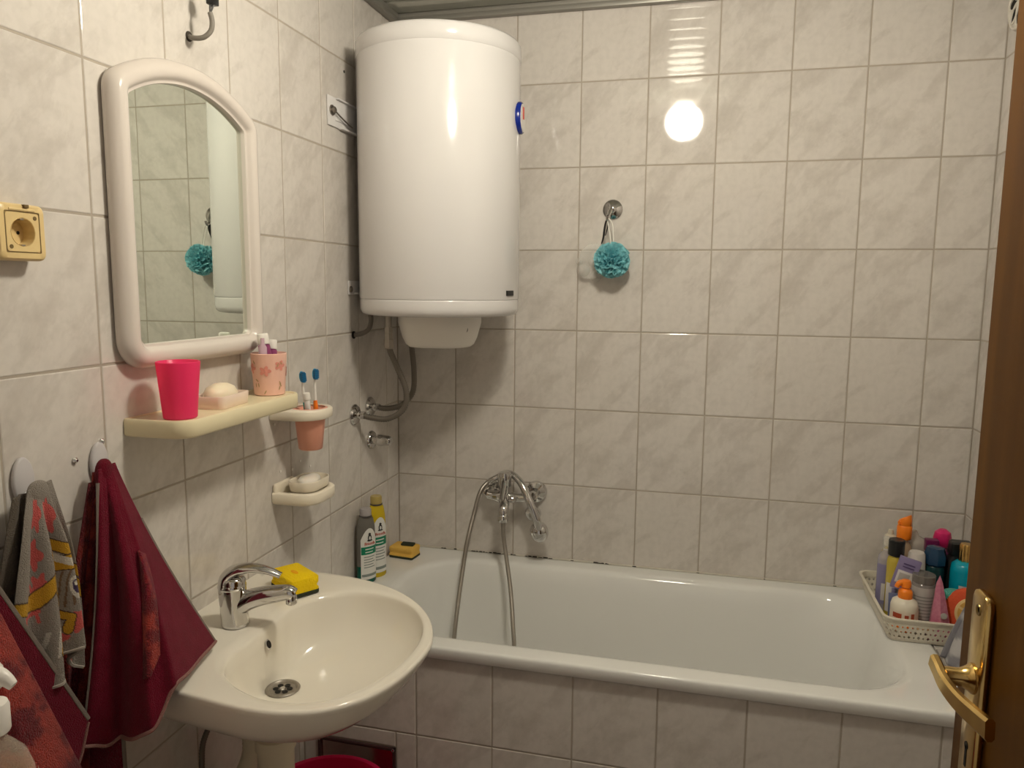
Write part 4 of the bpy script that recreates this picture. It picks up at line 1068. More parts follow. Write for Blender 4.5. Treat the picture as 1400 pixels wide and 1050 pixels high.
gp = mv(lathe([(0.0185 * math.sin(PI * k / 14) ** 0.8 + 1e-4, -0.018 * math.cos(PI * k / 14)) for k in range(15)], 24, sx=0.5, sy=1.0), 0.036, -1.468, 1.2135)
put('gather', gp, CLOTH, kt, colors=[GREYC] * len(gp[0]), angle=180)
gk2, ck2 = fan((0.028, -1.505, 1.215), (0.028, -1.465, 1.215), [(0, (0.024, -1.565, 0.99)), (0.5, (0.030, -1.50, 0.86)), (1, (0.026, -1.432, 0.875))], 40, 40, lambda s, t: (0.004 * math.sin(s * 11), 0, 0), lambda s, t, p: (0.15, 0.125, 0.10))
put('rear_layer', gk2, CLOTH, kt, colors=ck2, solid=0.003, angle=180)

# coral terry towel at the left edge
rt = thing('coral_towel', 'coral red terry towel with dark leaf pattern hanging at the left picture edge', 'towel', (0.06, -1.625, 0.55))
def red_col(s, t, p):
    n = MN.noise(Vector((p.y * 14 + p.z * 13, p.z * 17 - p.y * 5, 5))) * 1.25 + 0.5 * MN.noise(Vector((p.y * 85, p.z * 85, 2)))
    k = smoothstep(-0.22, 0.12, n)
    m = 1 + 0.35 * MN.noise(Vector((p.y * 160, p.z * 160, 7)))
    return tuple((CORALD[i] + (CORAL[i] - CORALD[i]) * k) * m for i in range(3))
gr_, cr_ = fan((0.050, -1.650, 1.225), (0.052, -1.622, 1.225), [(0, (0.075, -1.688, 0.62)), (0.3, (0.125, -1.66, 0.56)), (0.55, (0.09, -1.62, 0.56)), (0.8, (0.135, -1.54, 0.58)), (1.0, (0.095, -1.418, 0.62))], 80, 80,
               lambda s, t: (0.012 * math.sin(s * 16) * t, 0.0, 0), red_col)
put('front_layer', gr_, TERRY, rt, colors=cr_, solid=0.005, angle=180)
gb_, cb_ = fan((0.045, -1.640, 1.215), (0.046, -1.612, 1.215), [(0, (0.06, -1.62, 0.62)), (0.6, (0.07, -1.50, 0.70)), (0.82, (0.078, -1.462, 0.800)), (1.0, (0.080, -1.452, 0.850))], 50, 60, lambda s, t: (0.004 * math.sin(s * 7) * t, 0, 0), burg_col)
put('rear_layer', gb_, CLOTH, rt, colors=cb_, solid=0.004, angle=180)
put('hem', tube(edge_of(gb_, 50, 60, 'R')[6::3], 0.004, 8, 2, flat=0.7), HEM, rt)
put('hem', tube(edge_of(gb_, 50, 60, 'B')[25::2], 0.004, 8, 2, flat=0.7), HEMR, rt)

# ------------------------------------------------------------------ SOAP DISPENSER on a laundry cabinet (bottom left, mostly below the frame)
CZ = 0.905
cb = thing('laundry_cabinet', 'white laundry cabinet below the left picture edge carrying the soap dispenser', 'cabinet', (0.26, -1.97, 0))
put('carcass', box(0.012, 0.50, -2.24, -1.70, 0.03, CZ - 0.025, 0.004), WHITEPL, cb)
put('worktop', box(0.012, 0.515, -2.245, -1.695, CZ - 0.025, CZ, 0.006, 3), WHITEPL, cb)
dd = put('door', box(0.50, 0.516, -2.235, -1.705, 0.06, CZ - 0.035, 0.004), WHITEPL, cb)
put('knob', orient(lathe([(0.006, 0), (0.006, 0.012), (0.014, 0.016), (0.014, 0.024), (0.008, 0.027)], 20), (1, 0, 0), (0.516, -1.76, 0.62)), CHROME, dd)
for a in (0.04, 0.46):
    for b in (-2.2, -1.74): put('foot', mv(lathe([(0.018, 0), (0.02, 0.004), (0.016, 0.032)], 14), a, b, 0), BLACK, cb)
SPX, SPY_ = 0.311, -1.802
sd = thing('soap_dispenser', 'clear pump bottle of yellow liquid soap with white pump at lower left corner', 'dispenser', (SPX, SPY_, CZ))
sd.scale = (0.95, 0.95, 1.05)
def oval_loops(pr, sx=1.0, sy=0.62, n=40): return loft([[(r * math.cos(2 * PI * k / n) * sx, r * math.sin(2 * PI * k / n) * sy, z) for k in range(n)] for r, z in pr])
put('bottle_body', rot(oval_loops([(0.036, 0), (0.041, 0.004), (0.0425, 0.02), (0.0425, 0.105), (0.040, 0.125), (0.033, 0.143), (0.020, 0.154), (0.0145, 0.158), (0.0145, 0.166)]), 'Z', 14), clear('bottle_clear', (0.8, 0.70, 0.60), 0.22), sd, local=True, angle=60)
put('liquid', rot(oval_loops([(0.035, 0.003), (0.040, 0.008), (0.0405, 0.02), (0.0405, 0.10), (0.0395, 0.108)]), 'Z', 14), P('soap_yellow', (0.74, 0.70, 0.25), 0.2), sd, local=True, angle=60)
put('collar', lathe([(0.0165, 0.163), (0.0175, 0.165), (0.0175, 0.188), (0.016, 0.192), (0.008, 0.194)], 28), WHITEPL, sd, local=True, angle=35)
put('pump_head', join(lathe([(0.006, 0.190), (0.006, 0.206), (0.013, 0.208), (0.0145, 0.212), (0.0145, 0.226), (0.012, 0.230)], 24),
                      rot(tube([(0.0, 0, 0.220), (0.012, 0, 0.220), (0.020, 0, 0.217), (0.027, 0, 0.211)], lambda s: 0.0110 - 0.006 * s, 12, 6), 'Z', 12)), WHITEPL, sd, local=True, angle=45)
put('dip_tube', tube([(0, 0, 0.165), (0.002, 0, 0.09), (0.006, 0, 0.012)], 0.003, 8), CLEAR, sd, local=True)
def oval_patch(r, a0, a1, z0, z1, sx, sy, out=0.0006, n=18, top=None):
    V = []; F = []
    for k in range(n + 1):
        a = a0 + (a1 - a0) * k / n
        zt = z1 if top is None else top(k / n)
        for z in (z0, zt): V.append(((r + out) * math.cos(a) * sx, (r + out) * math.sin(a) * sy, z))
    for k in range(n): F.append((2 * k, 2 * k + 2, 2 * k + 3, 2 * k + 1))
    return V, F
put('label', rot(oval_patch(0.0425, -1.9, 0.6, 0.018, 0.1, 1.0, 0.62, 0.0008, 24, lambda q: 0.085 + 0.035 * q), 'Z', 14), P('label_white', (0.72, 0.70, 0.66), 0.4), sd, local=True, angle=80)
put('label_print', rot(join(oval_patch(0.0425, -1.0, -0.75, 0.05, 0.10, 1.0, 0.62, 0.0012, 6), oval_patch(0.0425, -0.35, -0.2, 0.04, 0.105, 1.0, 0.62, 0.0012, 6)), 'Z', 14), P('label_blue', (0.10, 0.16, 0.28), 0.4), sd, local=True, smooth=False)

# ------------------------------------------------------------------ BOTTLES on the bath's left corner
def label_bottle(lbl, loc, r, h, col, capcol, face_deg, lowcol=None):
    t = thing('cleaner_bottle', lbl, 'bottle', loc, 'cleaner bottles on the bath corner')
    pr = [(r * 0.90, 0), (r, 0.004), (r * 1.0, h * 0.10), (r * 0.98, h * 0.60), (r * 0.93, h * 0.76), (r * 0.78, h * 0.86), (r * 0.55, h * 0.905), (r * 0.50, h * 0.91)]
    sx, sy = 1.0, 0.62
    M = Matrix.Rotation(math.radians(face_deg), 4, 'Z')
    put('bottle_body', xf(oval_loops(pr, sx, sy), M), col, t, local=True, angle=60)
    if lowcol:
        put('liquid', xf(oval_loops([(r * 0.905, -0.0), (r * 1.005, 0.004), (r * 1.006, h * 0.10), (r * 1.003, h * 0.24)], sx * 1.003, sy * 1.003), M), lowcol, t, local=True, angle=60)
    put('cap', lathe([(r * 0.50, h * 0.905), (r * 0.56, h * 0.91), (r * 0.56, h * 0.985), (r * 0.50, h)], 24), capcol, t, local=True, angle=35)
    put('neck_ring', lathe([(r * 0.60, h * 0.895), (r * 0.60, h * 0.905)], 24), P('ring_dark', (0.09, 0.08, 0.08), 0.4), t, local=True)
    a0, a1 = -PI / 2 - 0.95, -PI / 2 + 0.95
    rr = lambda z: r * 0.995
    WL = P('label_pale', (0.74, 0.74, 0.70), 0.4); GN = P('label_green', (0.0, 0.20, 0.10), 0.4); RD = P('label_red', (0.55, 0.10, 0.06), 0.4); BK_ = P('label_black', (0.02, 0.02, 0.02), 0.4)
    lab = put('label', xf(oval_patch(r, a0, a1, h * 0.06, h * 0.5, sx, sy, 0.0008, 22, lambda q: h * (0.60 + 0.15 * math.sin(PI * q))), M), WL, t, local=True, angle=80)
    put('green_band', xf(oval_patch(r, a0 + 0.06, a1 - 0.06, h * 0.40, h * 0.505, sx, sy, 0.0013, 16), M), GN, t, local=True, angle=80)
    put('print_line', xf(join(oval_patch(r, a0 + 0.5, a1 - 0.5, h * 0.465, h * 0.478, sx, sy, 0.0017, 8), oval_patch(r, a0 + 0.5, a1 - 0.6, h * 0.425, h * 0.438, sx, sy, 0.0017, 8)), M), WL, t, local=True, smooth=False)
    fy = -(r + 0.0015) * sy
    TM = M @ Matrix.Translation((0, fy, h * 0.545)) @ Matrix.Rotation(PI / 2, 4, 'X')
    put('lettering', text_geo('Frosch', r * 0.42, TM, 0.0009), RD, t, local=True, smooth=False)
    # emblem: squat dark silhouette with white belly
    em = M @ Matrix.Translation((0, fy - 0.0002, h * 0.625)) @ Matrix.Rotation(PI / 2, 4, 'X')
    blob = join(prism(ellipse(r * 0.20, r * 0.30, 18), 0.0008), mv(prism(ellipse(r * 0.13, r * 0.13, 14), 0.0009), 0, r * 0.34, 0), mv(prism(ellipse(r * 0.28, r * 0.08, 14), 0.0008), 0, -r * 0.26, 0))
    put('emblem', xf(blob, em), BK_, t, local=True, smooth=False)
    put('emblem_belly', xf(mv(prism(ellipse(r * 0.10, r * 0.18, 14), 0.0014), 0.0, -r * 0.04, 0), em), WL, t, local=True, smooth=False)
    put('small_print', xf(join(*[oval_patch(r, a0 + 0.35, a1 - 0.35 - 0.2 * (k % 2), h * (0.36 - 0.035 * k), h * (0.372 - 0.035 * k), sx, sy, 0.0012, 8) for k in range(5)], oval_patch(r, a0 + 0.1, a1 - 0.1, h * 0.10, h * 0.135, sx, sy, 0.0013, 10)), M), P('print_grey', (0.22, 0.26, 0.24), 0.5), t, local=True, smooth=False)['kind'] = 'stuff'
    return t
label_bottle('grey-green cleaner bottle with green label leaning near the wall, front of two', (0.034, -0.340, TUBZ), 0.0315, 0.228, P('bottle_smoke', (0.14, 0.13, 0.115), 0.15), P('cap_grey', (0.36, 0.33, 0.33), 0.3), 58, P('liquid_green', (0.0, 0.09, 0.06), 0.15))
label_bottle('yellow cleaner bottle with green label behind the grey-green bottle', (0.044, -0.285, TUBZ), 0.0315, 0.252, P('bottle_yellow', (0.58, 0.42, 0.01), 0.15), P('cap_amber', (0.42, 0.32, 0.10), 0.3), 58)

# ------------------------------------------------------------------ SUCTION HOOK with loofah (back wall)
HXp, HZp = 0.708, 1.757
t = thing('suction_hook', 'round chrome suction hook on the back wall holding the teal loofah', 'hook', (HXp, 0, HZp))
put('disc', orient(lathe([(0.029, 0), (0.030, 0.003), (0.026, 0.008), (0.012, 0.013), (0.010, 0.02), (0.006, 0.022)], 36), (0, -1, 0), (HXp, -0.0006, HZp)), CHROME, t, angle=50)
put('hook_arm', tube([(HXp - 0.002, -0.020, HZp), (HXp - 0.006, -0.030, HZp - 0.012), (HXp - 0.010, -0.040, HZp - 0.030), (HXp - 0.010, -0.052, HZp - 0.034), (HXp - 0.008, -0.058, HZp - 0.022)], lambda s: 0.0065 - 0.002 * s, 10, 6), CHROME, t)
random.seed(21)
LFC = Vector((0.716, -0.062, 1.603)); LR = 0.052
lo_ = thing('loofah', 'teal mesh loofah ball hanging by white cord from suction hook', 'loofah', (LFC.x, LFC.y, LFC.z - LR))
petals = []
for k in range(150):
    zc_ = 1 - 2 * (k + 0.5) / 150; a = k * 2.39996
    d = Vector((math.sqrt(1 - zc_ * zc_) * math.cos(a), math.sqrt(1 - zc_ * zc_) * math.sin(a), zc_))
    q = Vector((random.uniform(-1, 1), random.uniform(-1, 1), random.uniform(-1, 1))); s_ = d.cross(q).normalized(); b_ = d.cross(s_)
    rr = LR * random.uniform(0.85, 1.1)
    V = []; F = []
    nn = 9; wd = random.uniform(0.013, 0.021); ph = random.uniform(0, 6)
    for i in range(nn):
        u = -1 + 2 * i / (nn - 1)
        wv = 0.35 * math.sin(u * 5 + ph)
        for j, (h0, wv2) in enumerate(((0.45, 0.3), (0.78, 0.8), (1.0, 1.2))):
            p = LFC + d * (rr * h0 * (1 - 0.10 * u * u)) + s_ * (u * wd * (0.6 + 0.5 * h0)) + b_ * (wv * wd * wv2)
            V.append(p)
    for i in range(nn - 1):
        for j in range(2): F.append((i * 3 + j, i * 3 + j + 1, i * 3 + j + 4, i * 3 + j + 3))
    petals.append((V, F))
petals.append(mv(lathe([(LR * 0.62 * math.sin(PI * k / 10) + 1e-4, -LR * 0.62 * math.cos(PI * k / 10)) for k in range(11)], 20), *LFC))
pm = put('mesh_ruffles', join(*petals), TEAL, lo_, angle=60, fix=False); pm['kind'] = 'stuff'
put('cord', join(tube([(HXp - 0.011, -0.047, HZp - 0.0275), (HXp - 0.004, -0.052, HZp - 0.06), (0.714, -0.06, 1.64)], 0.0018, 6), tube([(HXp - 0.009, -0.047, HZp - 0.0275), (HXp + 0.006, -0.05, HZp - 0.05), (0.720, -0.06, 1.64)], 0.0018, 6)), CORD, lo_)
# clear suction-cup strip on black strap
cl = thing('suction_cup_strip', 'clear plastic suction cups on a black strap left of the teal loofah', 'suction cups', (0.64, -0.03, 1.56))
put('strap', join(tube([(HXp - 0.012, -0.044, HZp - 0.0265), (HXp - 0.018, -0.042, HZp - 0.055), (HXp - 0.022, -0.036, HZp - 0.085), (0.680, -0.032, 1.653)], lambda s: 0.0045 + 0.0035 * math.sin(PI * s), 8, 6, flat=0.4), tube([(HXp - 0.008, -0.044, HZp - 0.0265), (HXp - 0.008, -0.042, HZp - 0.05), (HXp - 0.016, -0.038, HZp - 0.08)], 0.004, 8, 6, flat=0.4)), BLACK, cl)
put('clear_sheet', xf(prism([(p[0], p[1]) for p in rrect(0.612, 0.694, 1.548, 1.655, (0.02, 0.02, 0.03, 0.045), 8, 3)], 0.003, 0.001, z0=0.020), ON_BACK), CLEAR, cl)
for (a, b, r) in ((0.624, 1.574, 0.021), (0.664, 1.556, 0.018), (0.612, 1.600, 0.012), (0.652, 1.598, 0.013)):
    put('suction_cup', orient(lathe([(r, 0.0), (r * 0.98, 0.003), (r * 0.6, 0.010), (r * 0.35, 0.013), (r * 0.35, 0.02), (r * 0.3, 0.022)], 24, cap0=False), (0, -1, 0), (a, -0.022, b)), CLEAR, cl, angle=50)

# ------------------------------------------------------------------ BASKET with toiletries (right corner)
BX0, BX1, BY0, BY1, BZ0 = 1.482, 1.716, -0.345, -0.045, TUBZ + 0.001
bk = thing('basket', 'shallow ivory openwork plastic basket of toiletries on the bath corner', 'basket', ((BX0 + BX1) / 2, (BY0 + BY1) / 2, BZ0))
BH, FL = 0.066, 0.018
def bas(z, e=0.0):
    k = FL * (z / BH) + e
    return rrect(BX0 - k, BX1 + min(k, 0.012), BY0 - k, BY1 + k, 0.022 + k * 0.4, 5, 19)
def dens(loop, n):
    L_ = [Vector(p) for p in loop]; L_.append(L_[0])
    tot = sum((b - a).length for a, b in zip(L_, L_[1:]))
    return resample(L_, tot / n)[:n]
NCELL = 96
rows = [0.008, 0.022, 0.036, 0.050]
V, F = [], []
def wallpt(i2, z):       # i2 in half cells
    key = round(z, 5)
    if key not in wallpt.c: wallpt.c[key] = dens(bas(z), NCELL * 2)
    p = wallpt.c[key][i2 % (NCELL * 2)]
    return Vector((p.x, p.y, BZ0 + z))
wallpt.c = {}
for r_i in range(3):
    z0, z1 = rows[r_i], rows[r_i + 1]; zm = (z0 + z1) / 2
    for i in range(NCELL):
        o_ = (i * 2 + (r_i % 2))
        c4 = [wallpt(o_, z0), wallpt(o_ + 2, z0), wallpt(o_ + 2, z1), wallpt(o_, z1)]
        m_ = wallpt(o_ + 1, zm)
        hs_ = 0.72 if (i + r_i) % 2 else 0.50
        mids = [(c4[k] + c4[(k + 1) % 4]) / 2 for k in range(4)]
        dia = [m_ + (q - m_) * hs_ for q in mids]
        b0 = len(V); V += c4 + dia + mids
        for k in range(4):
            F.append((b0 + k, b0 + 8 + k, b0 + 4 + k)); 
            F.append((b0 + 8 + k, b0 + (k + 1) % 4, b0 + 4 + k)) 
            F.append((b0 + (k + 1) % 4, b0 + 4 + (k + 1) % 4, b0 + 4 + k))
BASK = P('basket_plastic', (0.74, 0.69, 0.58), 0.4)
lat = put('lattice', (V, F), BASK, bk, smooth=False, fix=True)
sm = lat.modifiers.new('thickness', 'SOLIDIFY'); sm.thickness = 0.0025; sm.offset = 1
put('base', loft([loop3(bas(0, 0.0), BZ0), loop3(bas(0.008), BZ0 + 0.008), loop3(bas(0.008, -0.003), BZ0 + 0.008), loop3(bas(0.003, -0.005), BZ0 + 0.003)]), BASK, bk)
put('rim', loft([loop3(bas(0.050, -0.001), BZ0 + 0.050), loop3(bas(0.050, 0.0015), BZ0 + 0.050), loop3(bas(BH, 0.0), BZ0 + BH - 0.004), loop3(bas(BH, 0.004), BZ0 + BH - 0.003), loop3(bas(BH, 0.004), BZ0 + BH), loop3(bas(BH, -0.003), BZ0 + BH), loop3(bas(0.050, -0.002), BZ0 + 0.050)], False, False), BASK, bk)
IZ = BZ0 + 0.0035

def vessel(name, label, cat, x, y, prof, mat, cap=None, capmat=None, sx=1.0, sy=1.0, rz=0, n=28, lean=(0, 0)):
    t = thing(name, label, cat, (x, y, IZ), 'toiletries in the basket', rz=math.radians(rz))
    t.scale = (1.03, 1.03, 1.07)
    if lean != (0, 0): t.rotation_euler = (math.radians(lean[0]), math.radians(lean[1]), math.radians(rz))
    put('bottle_body', lathe(prof, n, sx=sx, sy=sy), mat, t, local=True, angle=50)
    if cap: put('cap', lathe(cap, n), capmat, t, local=True, angle=35)
    return t
def wrap(t, name, r, a0, a1, z0, z1, mat, sx=1.0, sy=1.0, out=0.0008):
    return put(name, oval_patch(r, math.radians(a0), math.radians(a1), z0, z1, sx, sy, out), mat, t, local=True, angle=80)
def body(r, h, sh=0.85, nk=0.4): return [(r * 0.92, 0), (r, 0.004), (r, h * sh), (r * 0.92, h * (sh + 0.05)), (r * nk * 1.1, h * 0.98), (r * nk, h)]
PALE = P('label_offwhite', (0.66, 0.63, 0.62), 0.45); LAV = P('label_lavender', (0.26, 0.24, 0.40), 0.4); GREYL = P('label_greyish', (0.42, 0.40, 0.38), 0.45)
YEL = P('oil_yellow', (0.55, 0.42, 0.06), 0.15); CRM = P('cream_cap', (0.66, 0.60, 0.47), 0.35); ORG = P('pump_orange', (0.95, 0.24, 0.015), 0.3)
t = vessel('clear_bottle', 'slim clear bottle with lavender label at the rear left of basket', 'bottle', 1.504, -0.152, body(0.019, 0.160), clear('clear_violet', (0.55, 0.52, 0.60), 0.6), [(0.009, 0.158), (0.010, 0.160), (0.010, 0.192), (0.008, 0.194)], CLEAR)
wrap(t, 'label', 0.019, -170, 0, 0.02, 0.125, LAV); wrap(t, 'label_panel', 0.019, -120, -60, 0.03, 0.075, PALE, out=0.0013)
t = vessel('cream_cap_bottle', 'yellow oil bottle with cream cap behind the black-capped bottle', 'bottle', 1.523, -0.108, body(0.020, 0.160), YEL, [(0.010, 0.158), (0.014, 0.16), (0.014, 0.186), (0.008, 0.190), (0.006, 0.202)], CRM)
t = vessel('black_cap_bottle', 'yellow bottle with black cylindrical cap and white label in the basket', 'bottle', 1.517, -0.205, body(0.0205, 0.168, 0.88, 0.6), YEL, [(0.016, 0.163), (0.0195, 0.165), (0.0195, 0.203), (0.0175, 0.205)], BLACK)
wrap(t, 'label', 0.0205, -160, -20, 0.02, 0.095, PALE); wrap(t, 'label_print', 0.0205, -115, -85, 0.03, 0.085, LAV, out=0.0013)
# lavender carton and blue-violet pouch
t = thing('lavender_box', 'flat lavender carton with pale window tilted in the basket', 'box', (1.520, -0.258, IZ + 0.100), 'toiletries in the basket', rz=math.radians(-6)); t.rotation_euler = (math.radians(-4), math.radians(14), math.radians(-8))
put('carton', box(-0.026, 0.026, -0.006, 0.006, 0.0, 0.088, 0.001), P('carton_lavender', (0.24, 0.20, 0.36), 0.4), t, local=True)
put('window', box(-0.021, 0.019, -0.0072, -0.0058, 0.018, 0.052, 0.0004), PALE, t, local=True)
put('window_print', box(-0.016, 0.010, -0.0080, -0.0070, 0.024, 0.046, 0.0003), GREYL, t, local=True)
put('print_line', join(*[box(-0.014, 0.014, -0.0072, -0.0058, z, z + 0.003) for z in (0.062, 0.070)]), P('print_violet', (0.10, 0.07, 0.18), 0.5), t, local=True)
t = thing('blue_tube', 'dull blue-violet flat tube standing under the lavender carton', 'tube', (1.515, -0.262, IZ), 'toiletries in the basket')
put('tube_body', loft([[(0.021 * a * math.cos(2 * PI * k / 24), 0.012 * b * math.sin(2 * PI * k / 24), z) for k in range(24)] for z, a, b in ((0, 0.7, 0.9), (0.02, 0.75, 1.0), (0.022, 1, 1.1), (0.06, 1.05, 0.8), (0.090, 1.1, 0.15))]), P('tube_blue', (0.15, 0.17, 0.30), 0.35), t, local=True)
# tall orange pump
t = vessel('pump_bottle', 'tall clear peach bottle with orange pump head at the basket rear', 'bottle', 1.553, -0.125, body(0.021, 0.185, 0.86, 0.45), clear('peach_clear', (0.70, 0.48, 0.30), 0.55))
put('pump_collar', lathe([(0.0175, 0.186), (0.0185, 0.188), (0.0185, 0.218), (0.016, 0.222)], 24), ORG, t, local=True, angle=35)
put('pump_head', loft([[(0.0168 * a * math.cos(2 * PI * k / 24), 0.0168 * a * math.sin(2 * PI * k / 24), z + sl * math.cos(2 * PI * k / 24 + 0.6)) for k in range(24)] for z, a, sl in ((0.220, 0.88, 0), (0.223, 1.0, 0), (0.232, 1.0, 0.002), (0.240, 0.93, 0.008), (0.243, 0.80, 0.008))]), ORG, t, local=True, angle=50)
put('spout', tube([(-0.010, -0.006, 0.229), (-0.017, -0.010, 0.229)], 0.005, 10, 4), ORG, t, local=True)
# small orange pump bottle, front
t = vessel('baby_lotion_bottle', 'small white bottle with orange pump and orange label, front left of basket', 'bottle', 1.520, -0.309, [(0.028, 0), (0.031, 0.004), (0.032, 0.02), (0.0315, 0.074), (0.0285, 0.085), (0.018, 0.092), (0.014, 0.094)], P('lotion_white', (0.78, 0.72, 0.60), 0.35))
wrap(t, 'label', 0.032, -175, -5, 0.020, 0.068, P('label_cream', (0.78, 0.70, 0.58), 0.4)); wrap(t, 'label_orange', 0.032, -178, -2, 0.018, 0.042, ORG, out=0.0012)
put('label_print', join(oval_patch(0.032, math.radians(-150), math.radians(-112), 0.050, 0.062, 1, 1, 0.0013), oval_patch(0.032, math.radians(-75), math.radians(-60), 0.040, 0.064, 1, 1, 0.0013), oval_patch(0.032, math.radians(-100), math.radians(-84), 0.044, 0.060, 1, 1, 0.0013)), P('print_brick', (0.40, 0.07, 0.03), 0.5), t, local=True, smooth=False)
put('pump_collar', lathe([(0.0155, 0.091), (0.0165, 0.093), (0.0165, 0.108), (0.014, 0.113), (0.009, 0.116), (0.009, 0.120)], 24), ORG, t, local=True, angle=40)
put('pump_head', join(lathe([(0.009, 0.118), (0.0118, 0.120), (0.0122, 0.129), (0.010, 0.136), (0.004, 0.138)], 20), rot(tube([(0.0, 0, 0.129), (0.012, 0, 0.130), (0.019, 0, 0.125), (0.022, 0, 0.118)], lambda s: 0.0075 - 0.002 * s, 10), 'Z', 190)), ORG, t, local=True, angle=50)
# grey bottles in the middle
t = vessel('grey_bottle', 'clear bottle with grey text label and dark clear cap, middle front of basket', 'bottle', 1.571, -0.272, body(0.027, 0.124, 0.95, 0.9), clear('clear_grey', (0.40, 0.37, 0.35), 0.7), [(0.0245, 0.123), (0.027, 0.125), (0.027, 0.142), (0.025, 0.144)], clear('clear_dark', (0.22, 0.20, 0.18), 0.75))
wrap(t, 'label', 0.027, -175, -5, 0.012, 0.116, P('label_grey', (0.46, 0.44, 0.42), 0.45))
put('label_print', join(*[oval_patch(0.027, math.radians(-150), math.radians(-50 + 15 * (k % 3)), 0.020 + 0.008 * k, 0.0225 + 0.008 * k, 1, 1, 0.0013, 8) for k in range(10)]), P('print_dark', (0.25, 0.24, 0.23), 0.5), t, local=True, smooth=False)
t = vessel('white_cap_bottle', 'smoky bottle with translucent white flip cap behind the grey label bottle', 'bottle', 1.565, -0.214, body(0.024, 0.135, 0.9, 0.8), clear('smoke_clear', (0.38, 0.34, 0.33), 0.7), [(0.020, 0.134), (0.0225, 0.137), (0.0195, 0.176), (0.017, 0.180)], clear('milky', (0.72, 0.68, 0.64), 0.8))
t = vessel('wide_clear_jar', 'wide clear plastic bag-wrapped jar at the rear middle of basket', 'jar', 1.588, -0.090, [(0.026, 0), (0.030, 0.004), (0.031, 0.13), (0.033, 0.135), (0.033, 0.165), (0.028, 0.178), (0.012, 0.186), (0.006, 0.20)], clear('jar_clear', (0.62, 0.57, 0.50), 0.6))
# pink wedge sachet
t = thing('pink_sachet', 'pink wedge-shaped sachet standing beside the grey label bottle', 'sachet', (1.603, -0.317, IZ), 'toiletries in the basket', rz=math.radians(-8)); t.scale = (1.15, 1.0, 1.14)
put('pouch', loft([[(-0.024, -0.014, 0.001), (0.0, -0.024, 0.001), (0.028, -0.014, 0.001), (0.028, 0.014, 0.001), (0, 0.020, 0.001), (-0.024, 0.014, 0.001)], [(-0.021, -0.015, 0.03), (0.0, -0.024, 0.03), (0.020, -0.014, 0.03), (0.020, 0.012, 0.03), (0, 0.016, 0.03), (-0.021, 0.010, 0.03)],
                     [(-0.016, -0.009, 0.09), (-0.004, -0.014, 0.09), (0.008, -0.008, 0.09), (0.008, 0.005, 0.09), (-0.004, 0.008, 0.09), (-0.016, 0.004, 0.09)], [(-0.013, -0.001, 0.130), (-0.007, -0.0015, 0.148), (-0.001, -0.001, 0.132), (-0.001, 0.001, 0.132), (-0.007, 0.0015, 0.148), (-0.013, 0.001, 0.130)]]), P('sachet_pink', (0.62, 0.25, 0.33), 0.35, noise=(90, (0.50, 0.15, 0.24))), t, local=True, angle=25)
put('emblem', orient(lathe([(0.007, 0), (0.006, 0.0012)], 16), (0.15, -1, 0.15), (0.004, -0.0205, 0.062)), GREYL, t, local=True)
# navy bottle, magenta cap, black bottle
t = vessel('navy_bottle', 'dark green bottle with faceted navy cap right of the clear jar', 'bottle', 1.612, -0.203, body(0.025, 0.150, 0.92, 0.8), P('bottle_deepgreen', (0.01, 0.045, 0.05), 0.2))
put('cap', lathe([(0.024, 0.148), (0.0275, 0.152), (0.0275, 0.172), (0.021, 0.192), (0.012, 0.194)], 8), P('cap_navy', (0.012, 0.045, 0.10), 0.25), t, local=True, angle=20)
t = vessel('magenta_cap_bottle', 'bottle with round magenta cap behind the navy and black bottles', 'bottle', 1.652, -0.115, body(0.024, 0.17, 0.9, 0.6), P('bottle_plum', (0.10, 0.01, 0.05), 0.25), [(0.014, 0.168), (0.020, 0.176), (0.0225, 0.192), (0.019, 0.208), (0.008, 0.216)], P('cap_magenta', (0.60, 0.02, 0.14), 0.3))
t = vessel('plum_cap_bottle', 'small bottle with plum square cap behind the navy-capped bottle', 'bottle', 1.618, -0.145, body(0.020, 0.165, 0.9, 0.6), P('bottle_violet', (0.09, 0.02, 0.08), 0.25))
put('cap', box(-0.016, 0.016, -0.012, 0.012, 0.163, 0.196, 0.003), P('cap_plum', (0.14, 0.01, 0.07), 0.3), t, local=True)
t = thing('black_bottle', 'tall black angular shower bottle behind the turquoise bottle', 'bottle', (1.676, -0.188, IZ), 'toiletries in the basket')
put('bottle_body', loft([loop3(rrect(-a, a, -b, b, 0.008, 3, 2), z) for z, a, b in ((0, 0.032, 0.018), (0.004, 0.034, 0.020), (0.15, 0.036, 0.020), (0.172, 0.032, 0.019), (0.184, 0.024, 0.015), (0.186, 0.024, 0.015))]), BLACK, t, local=True, angle=35)
put('cap', loft([loop3(rrect(-a, a, -b, b, 0.006, 3, 2), z) for z, a, b in ((0.186, 0.027, 0.017), (0.188, 0.028, 0.018), (0.218, 0.026, 0.018), (0.222, 0.023, 0.015))]), BLACK, t, local=True, angle=35)
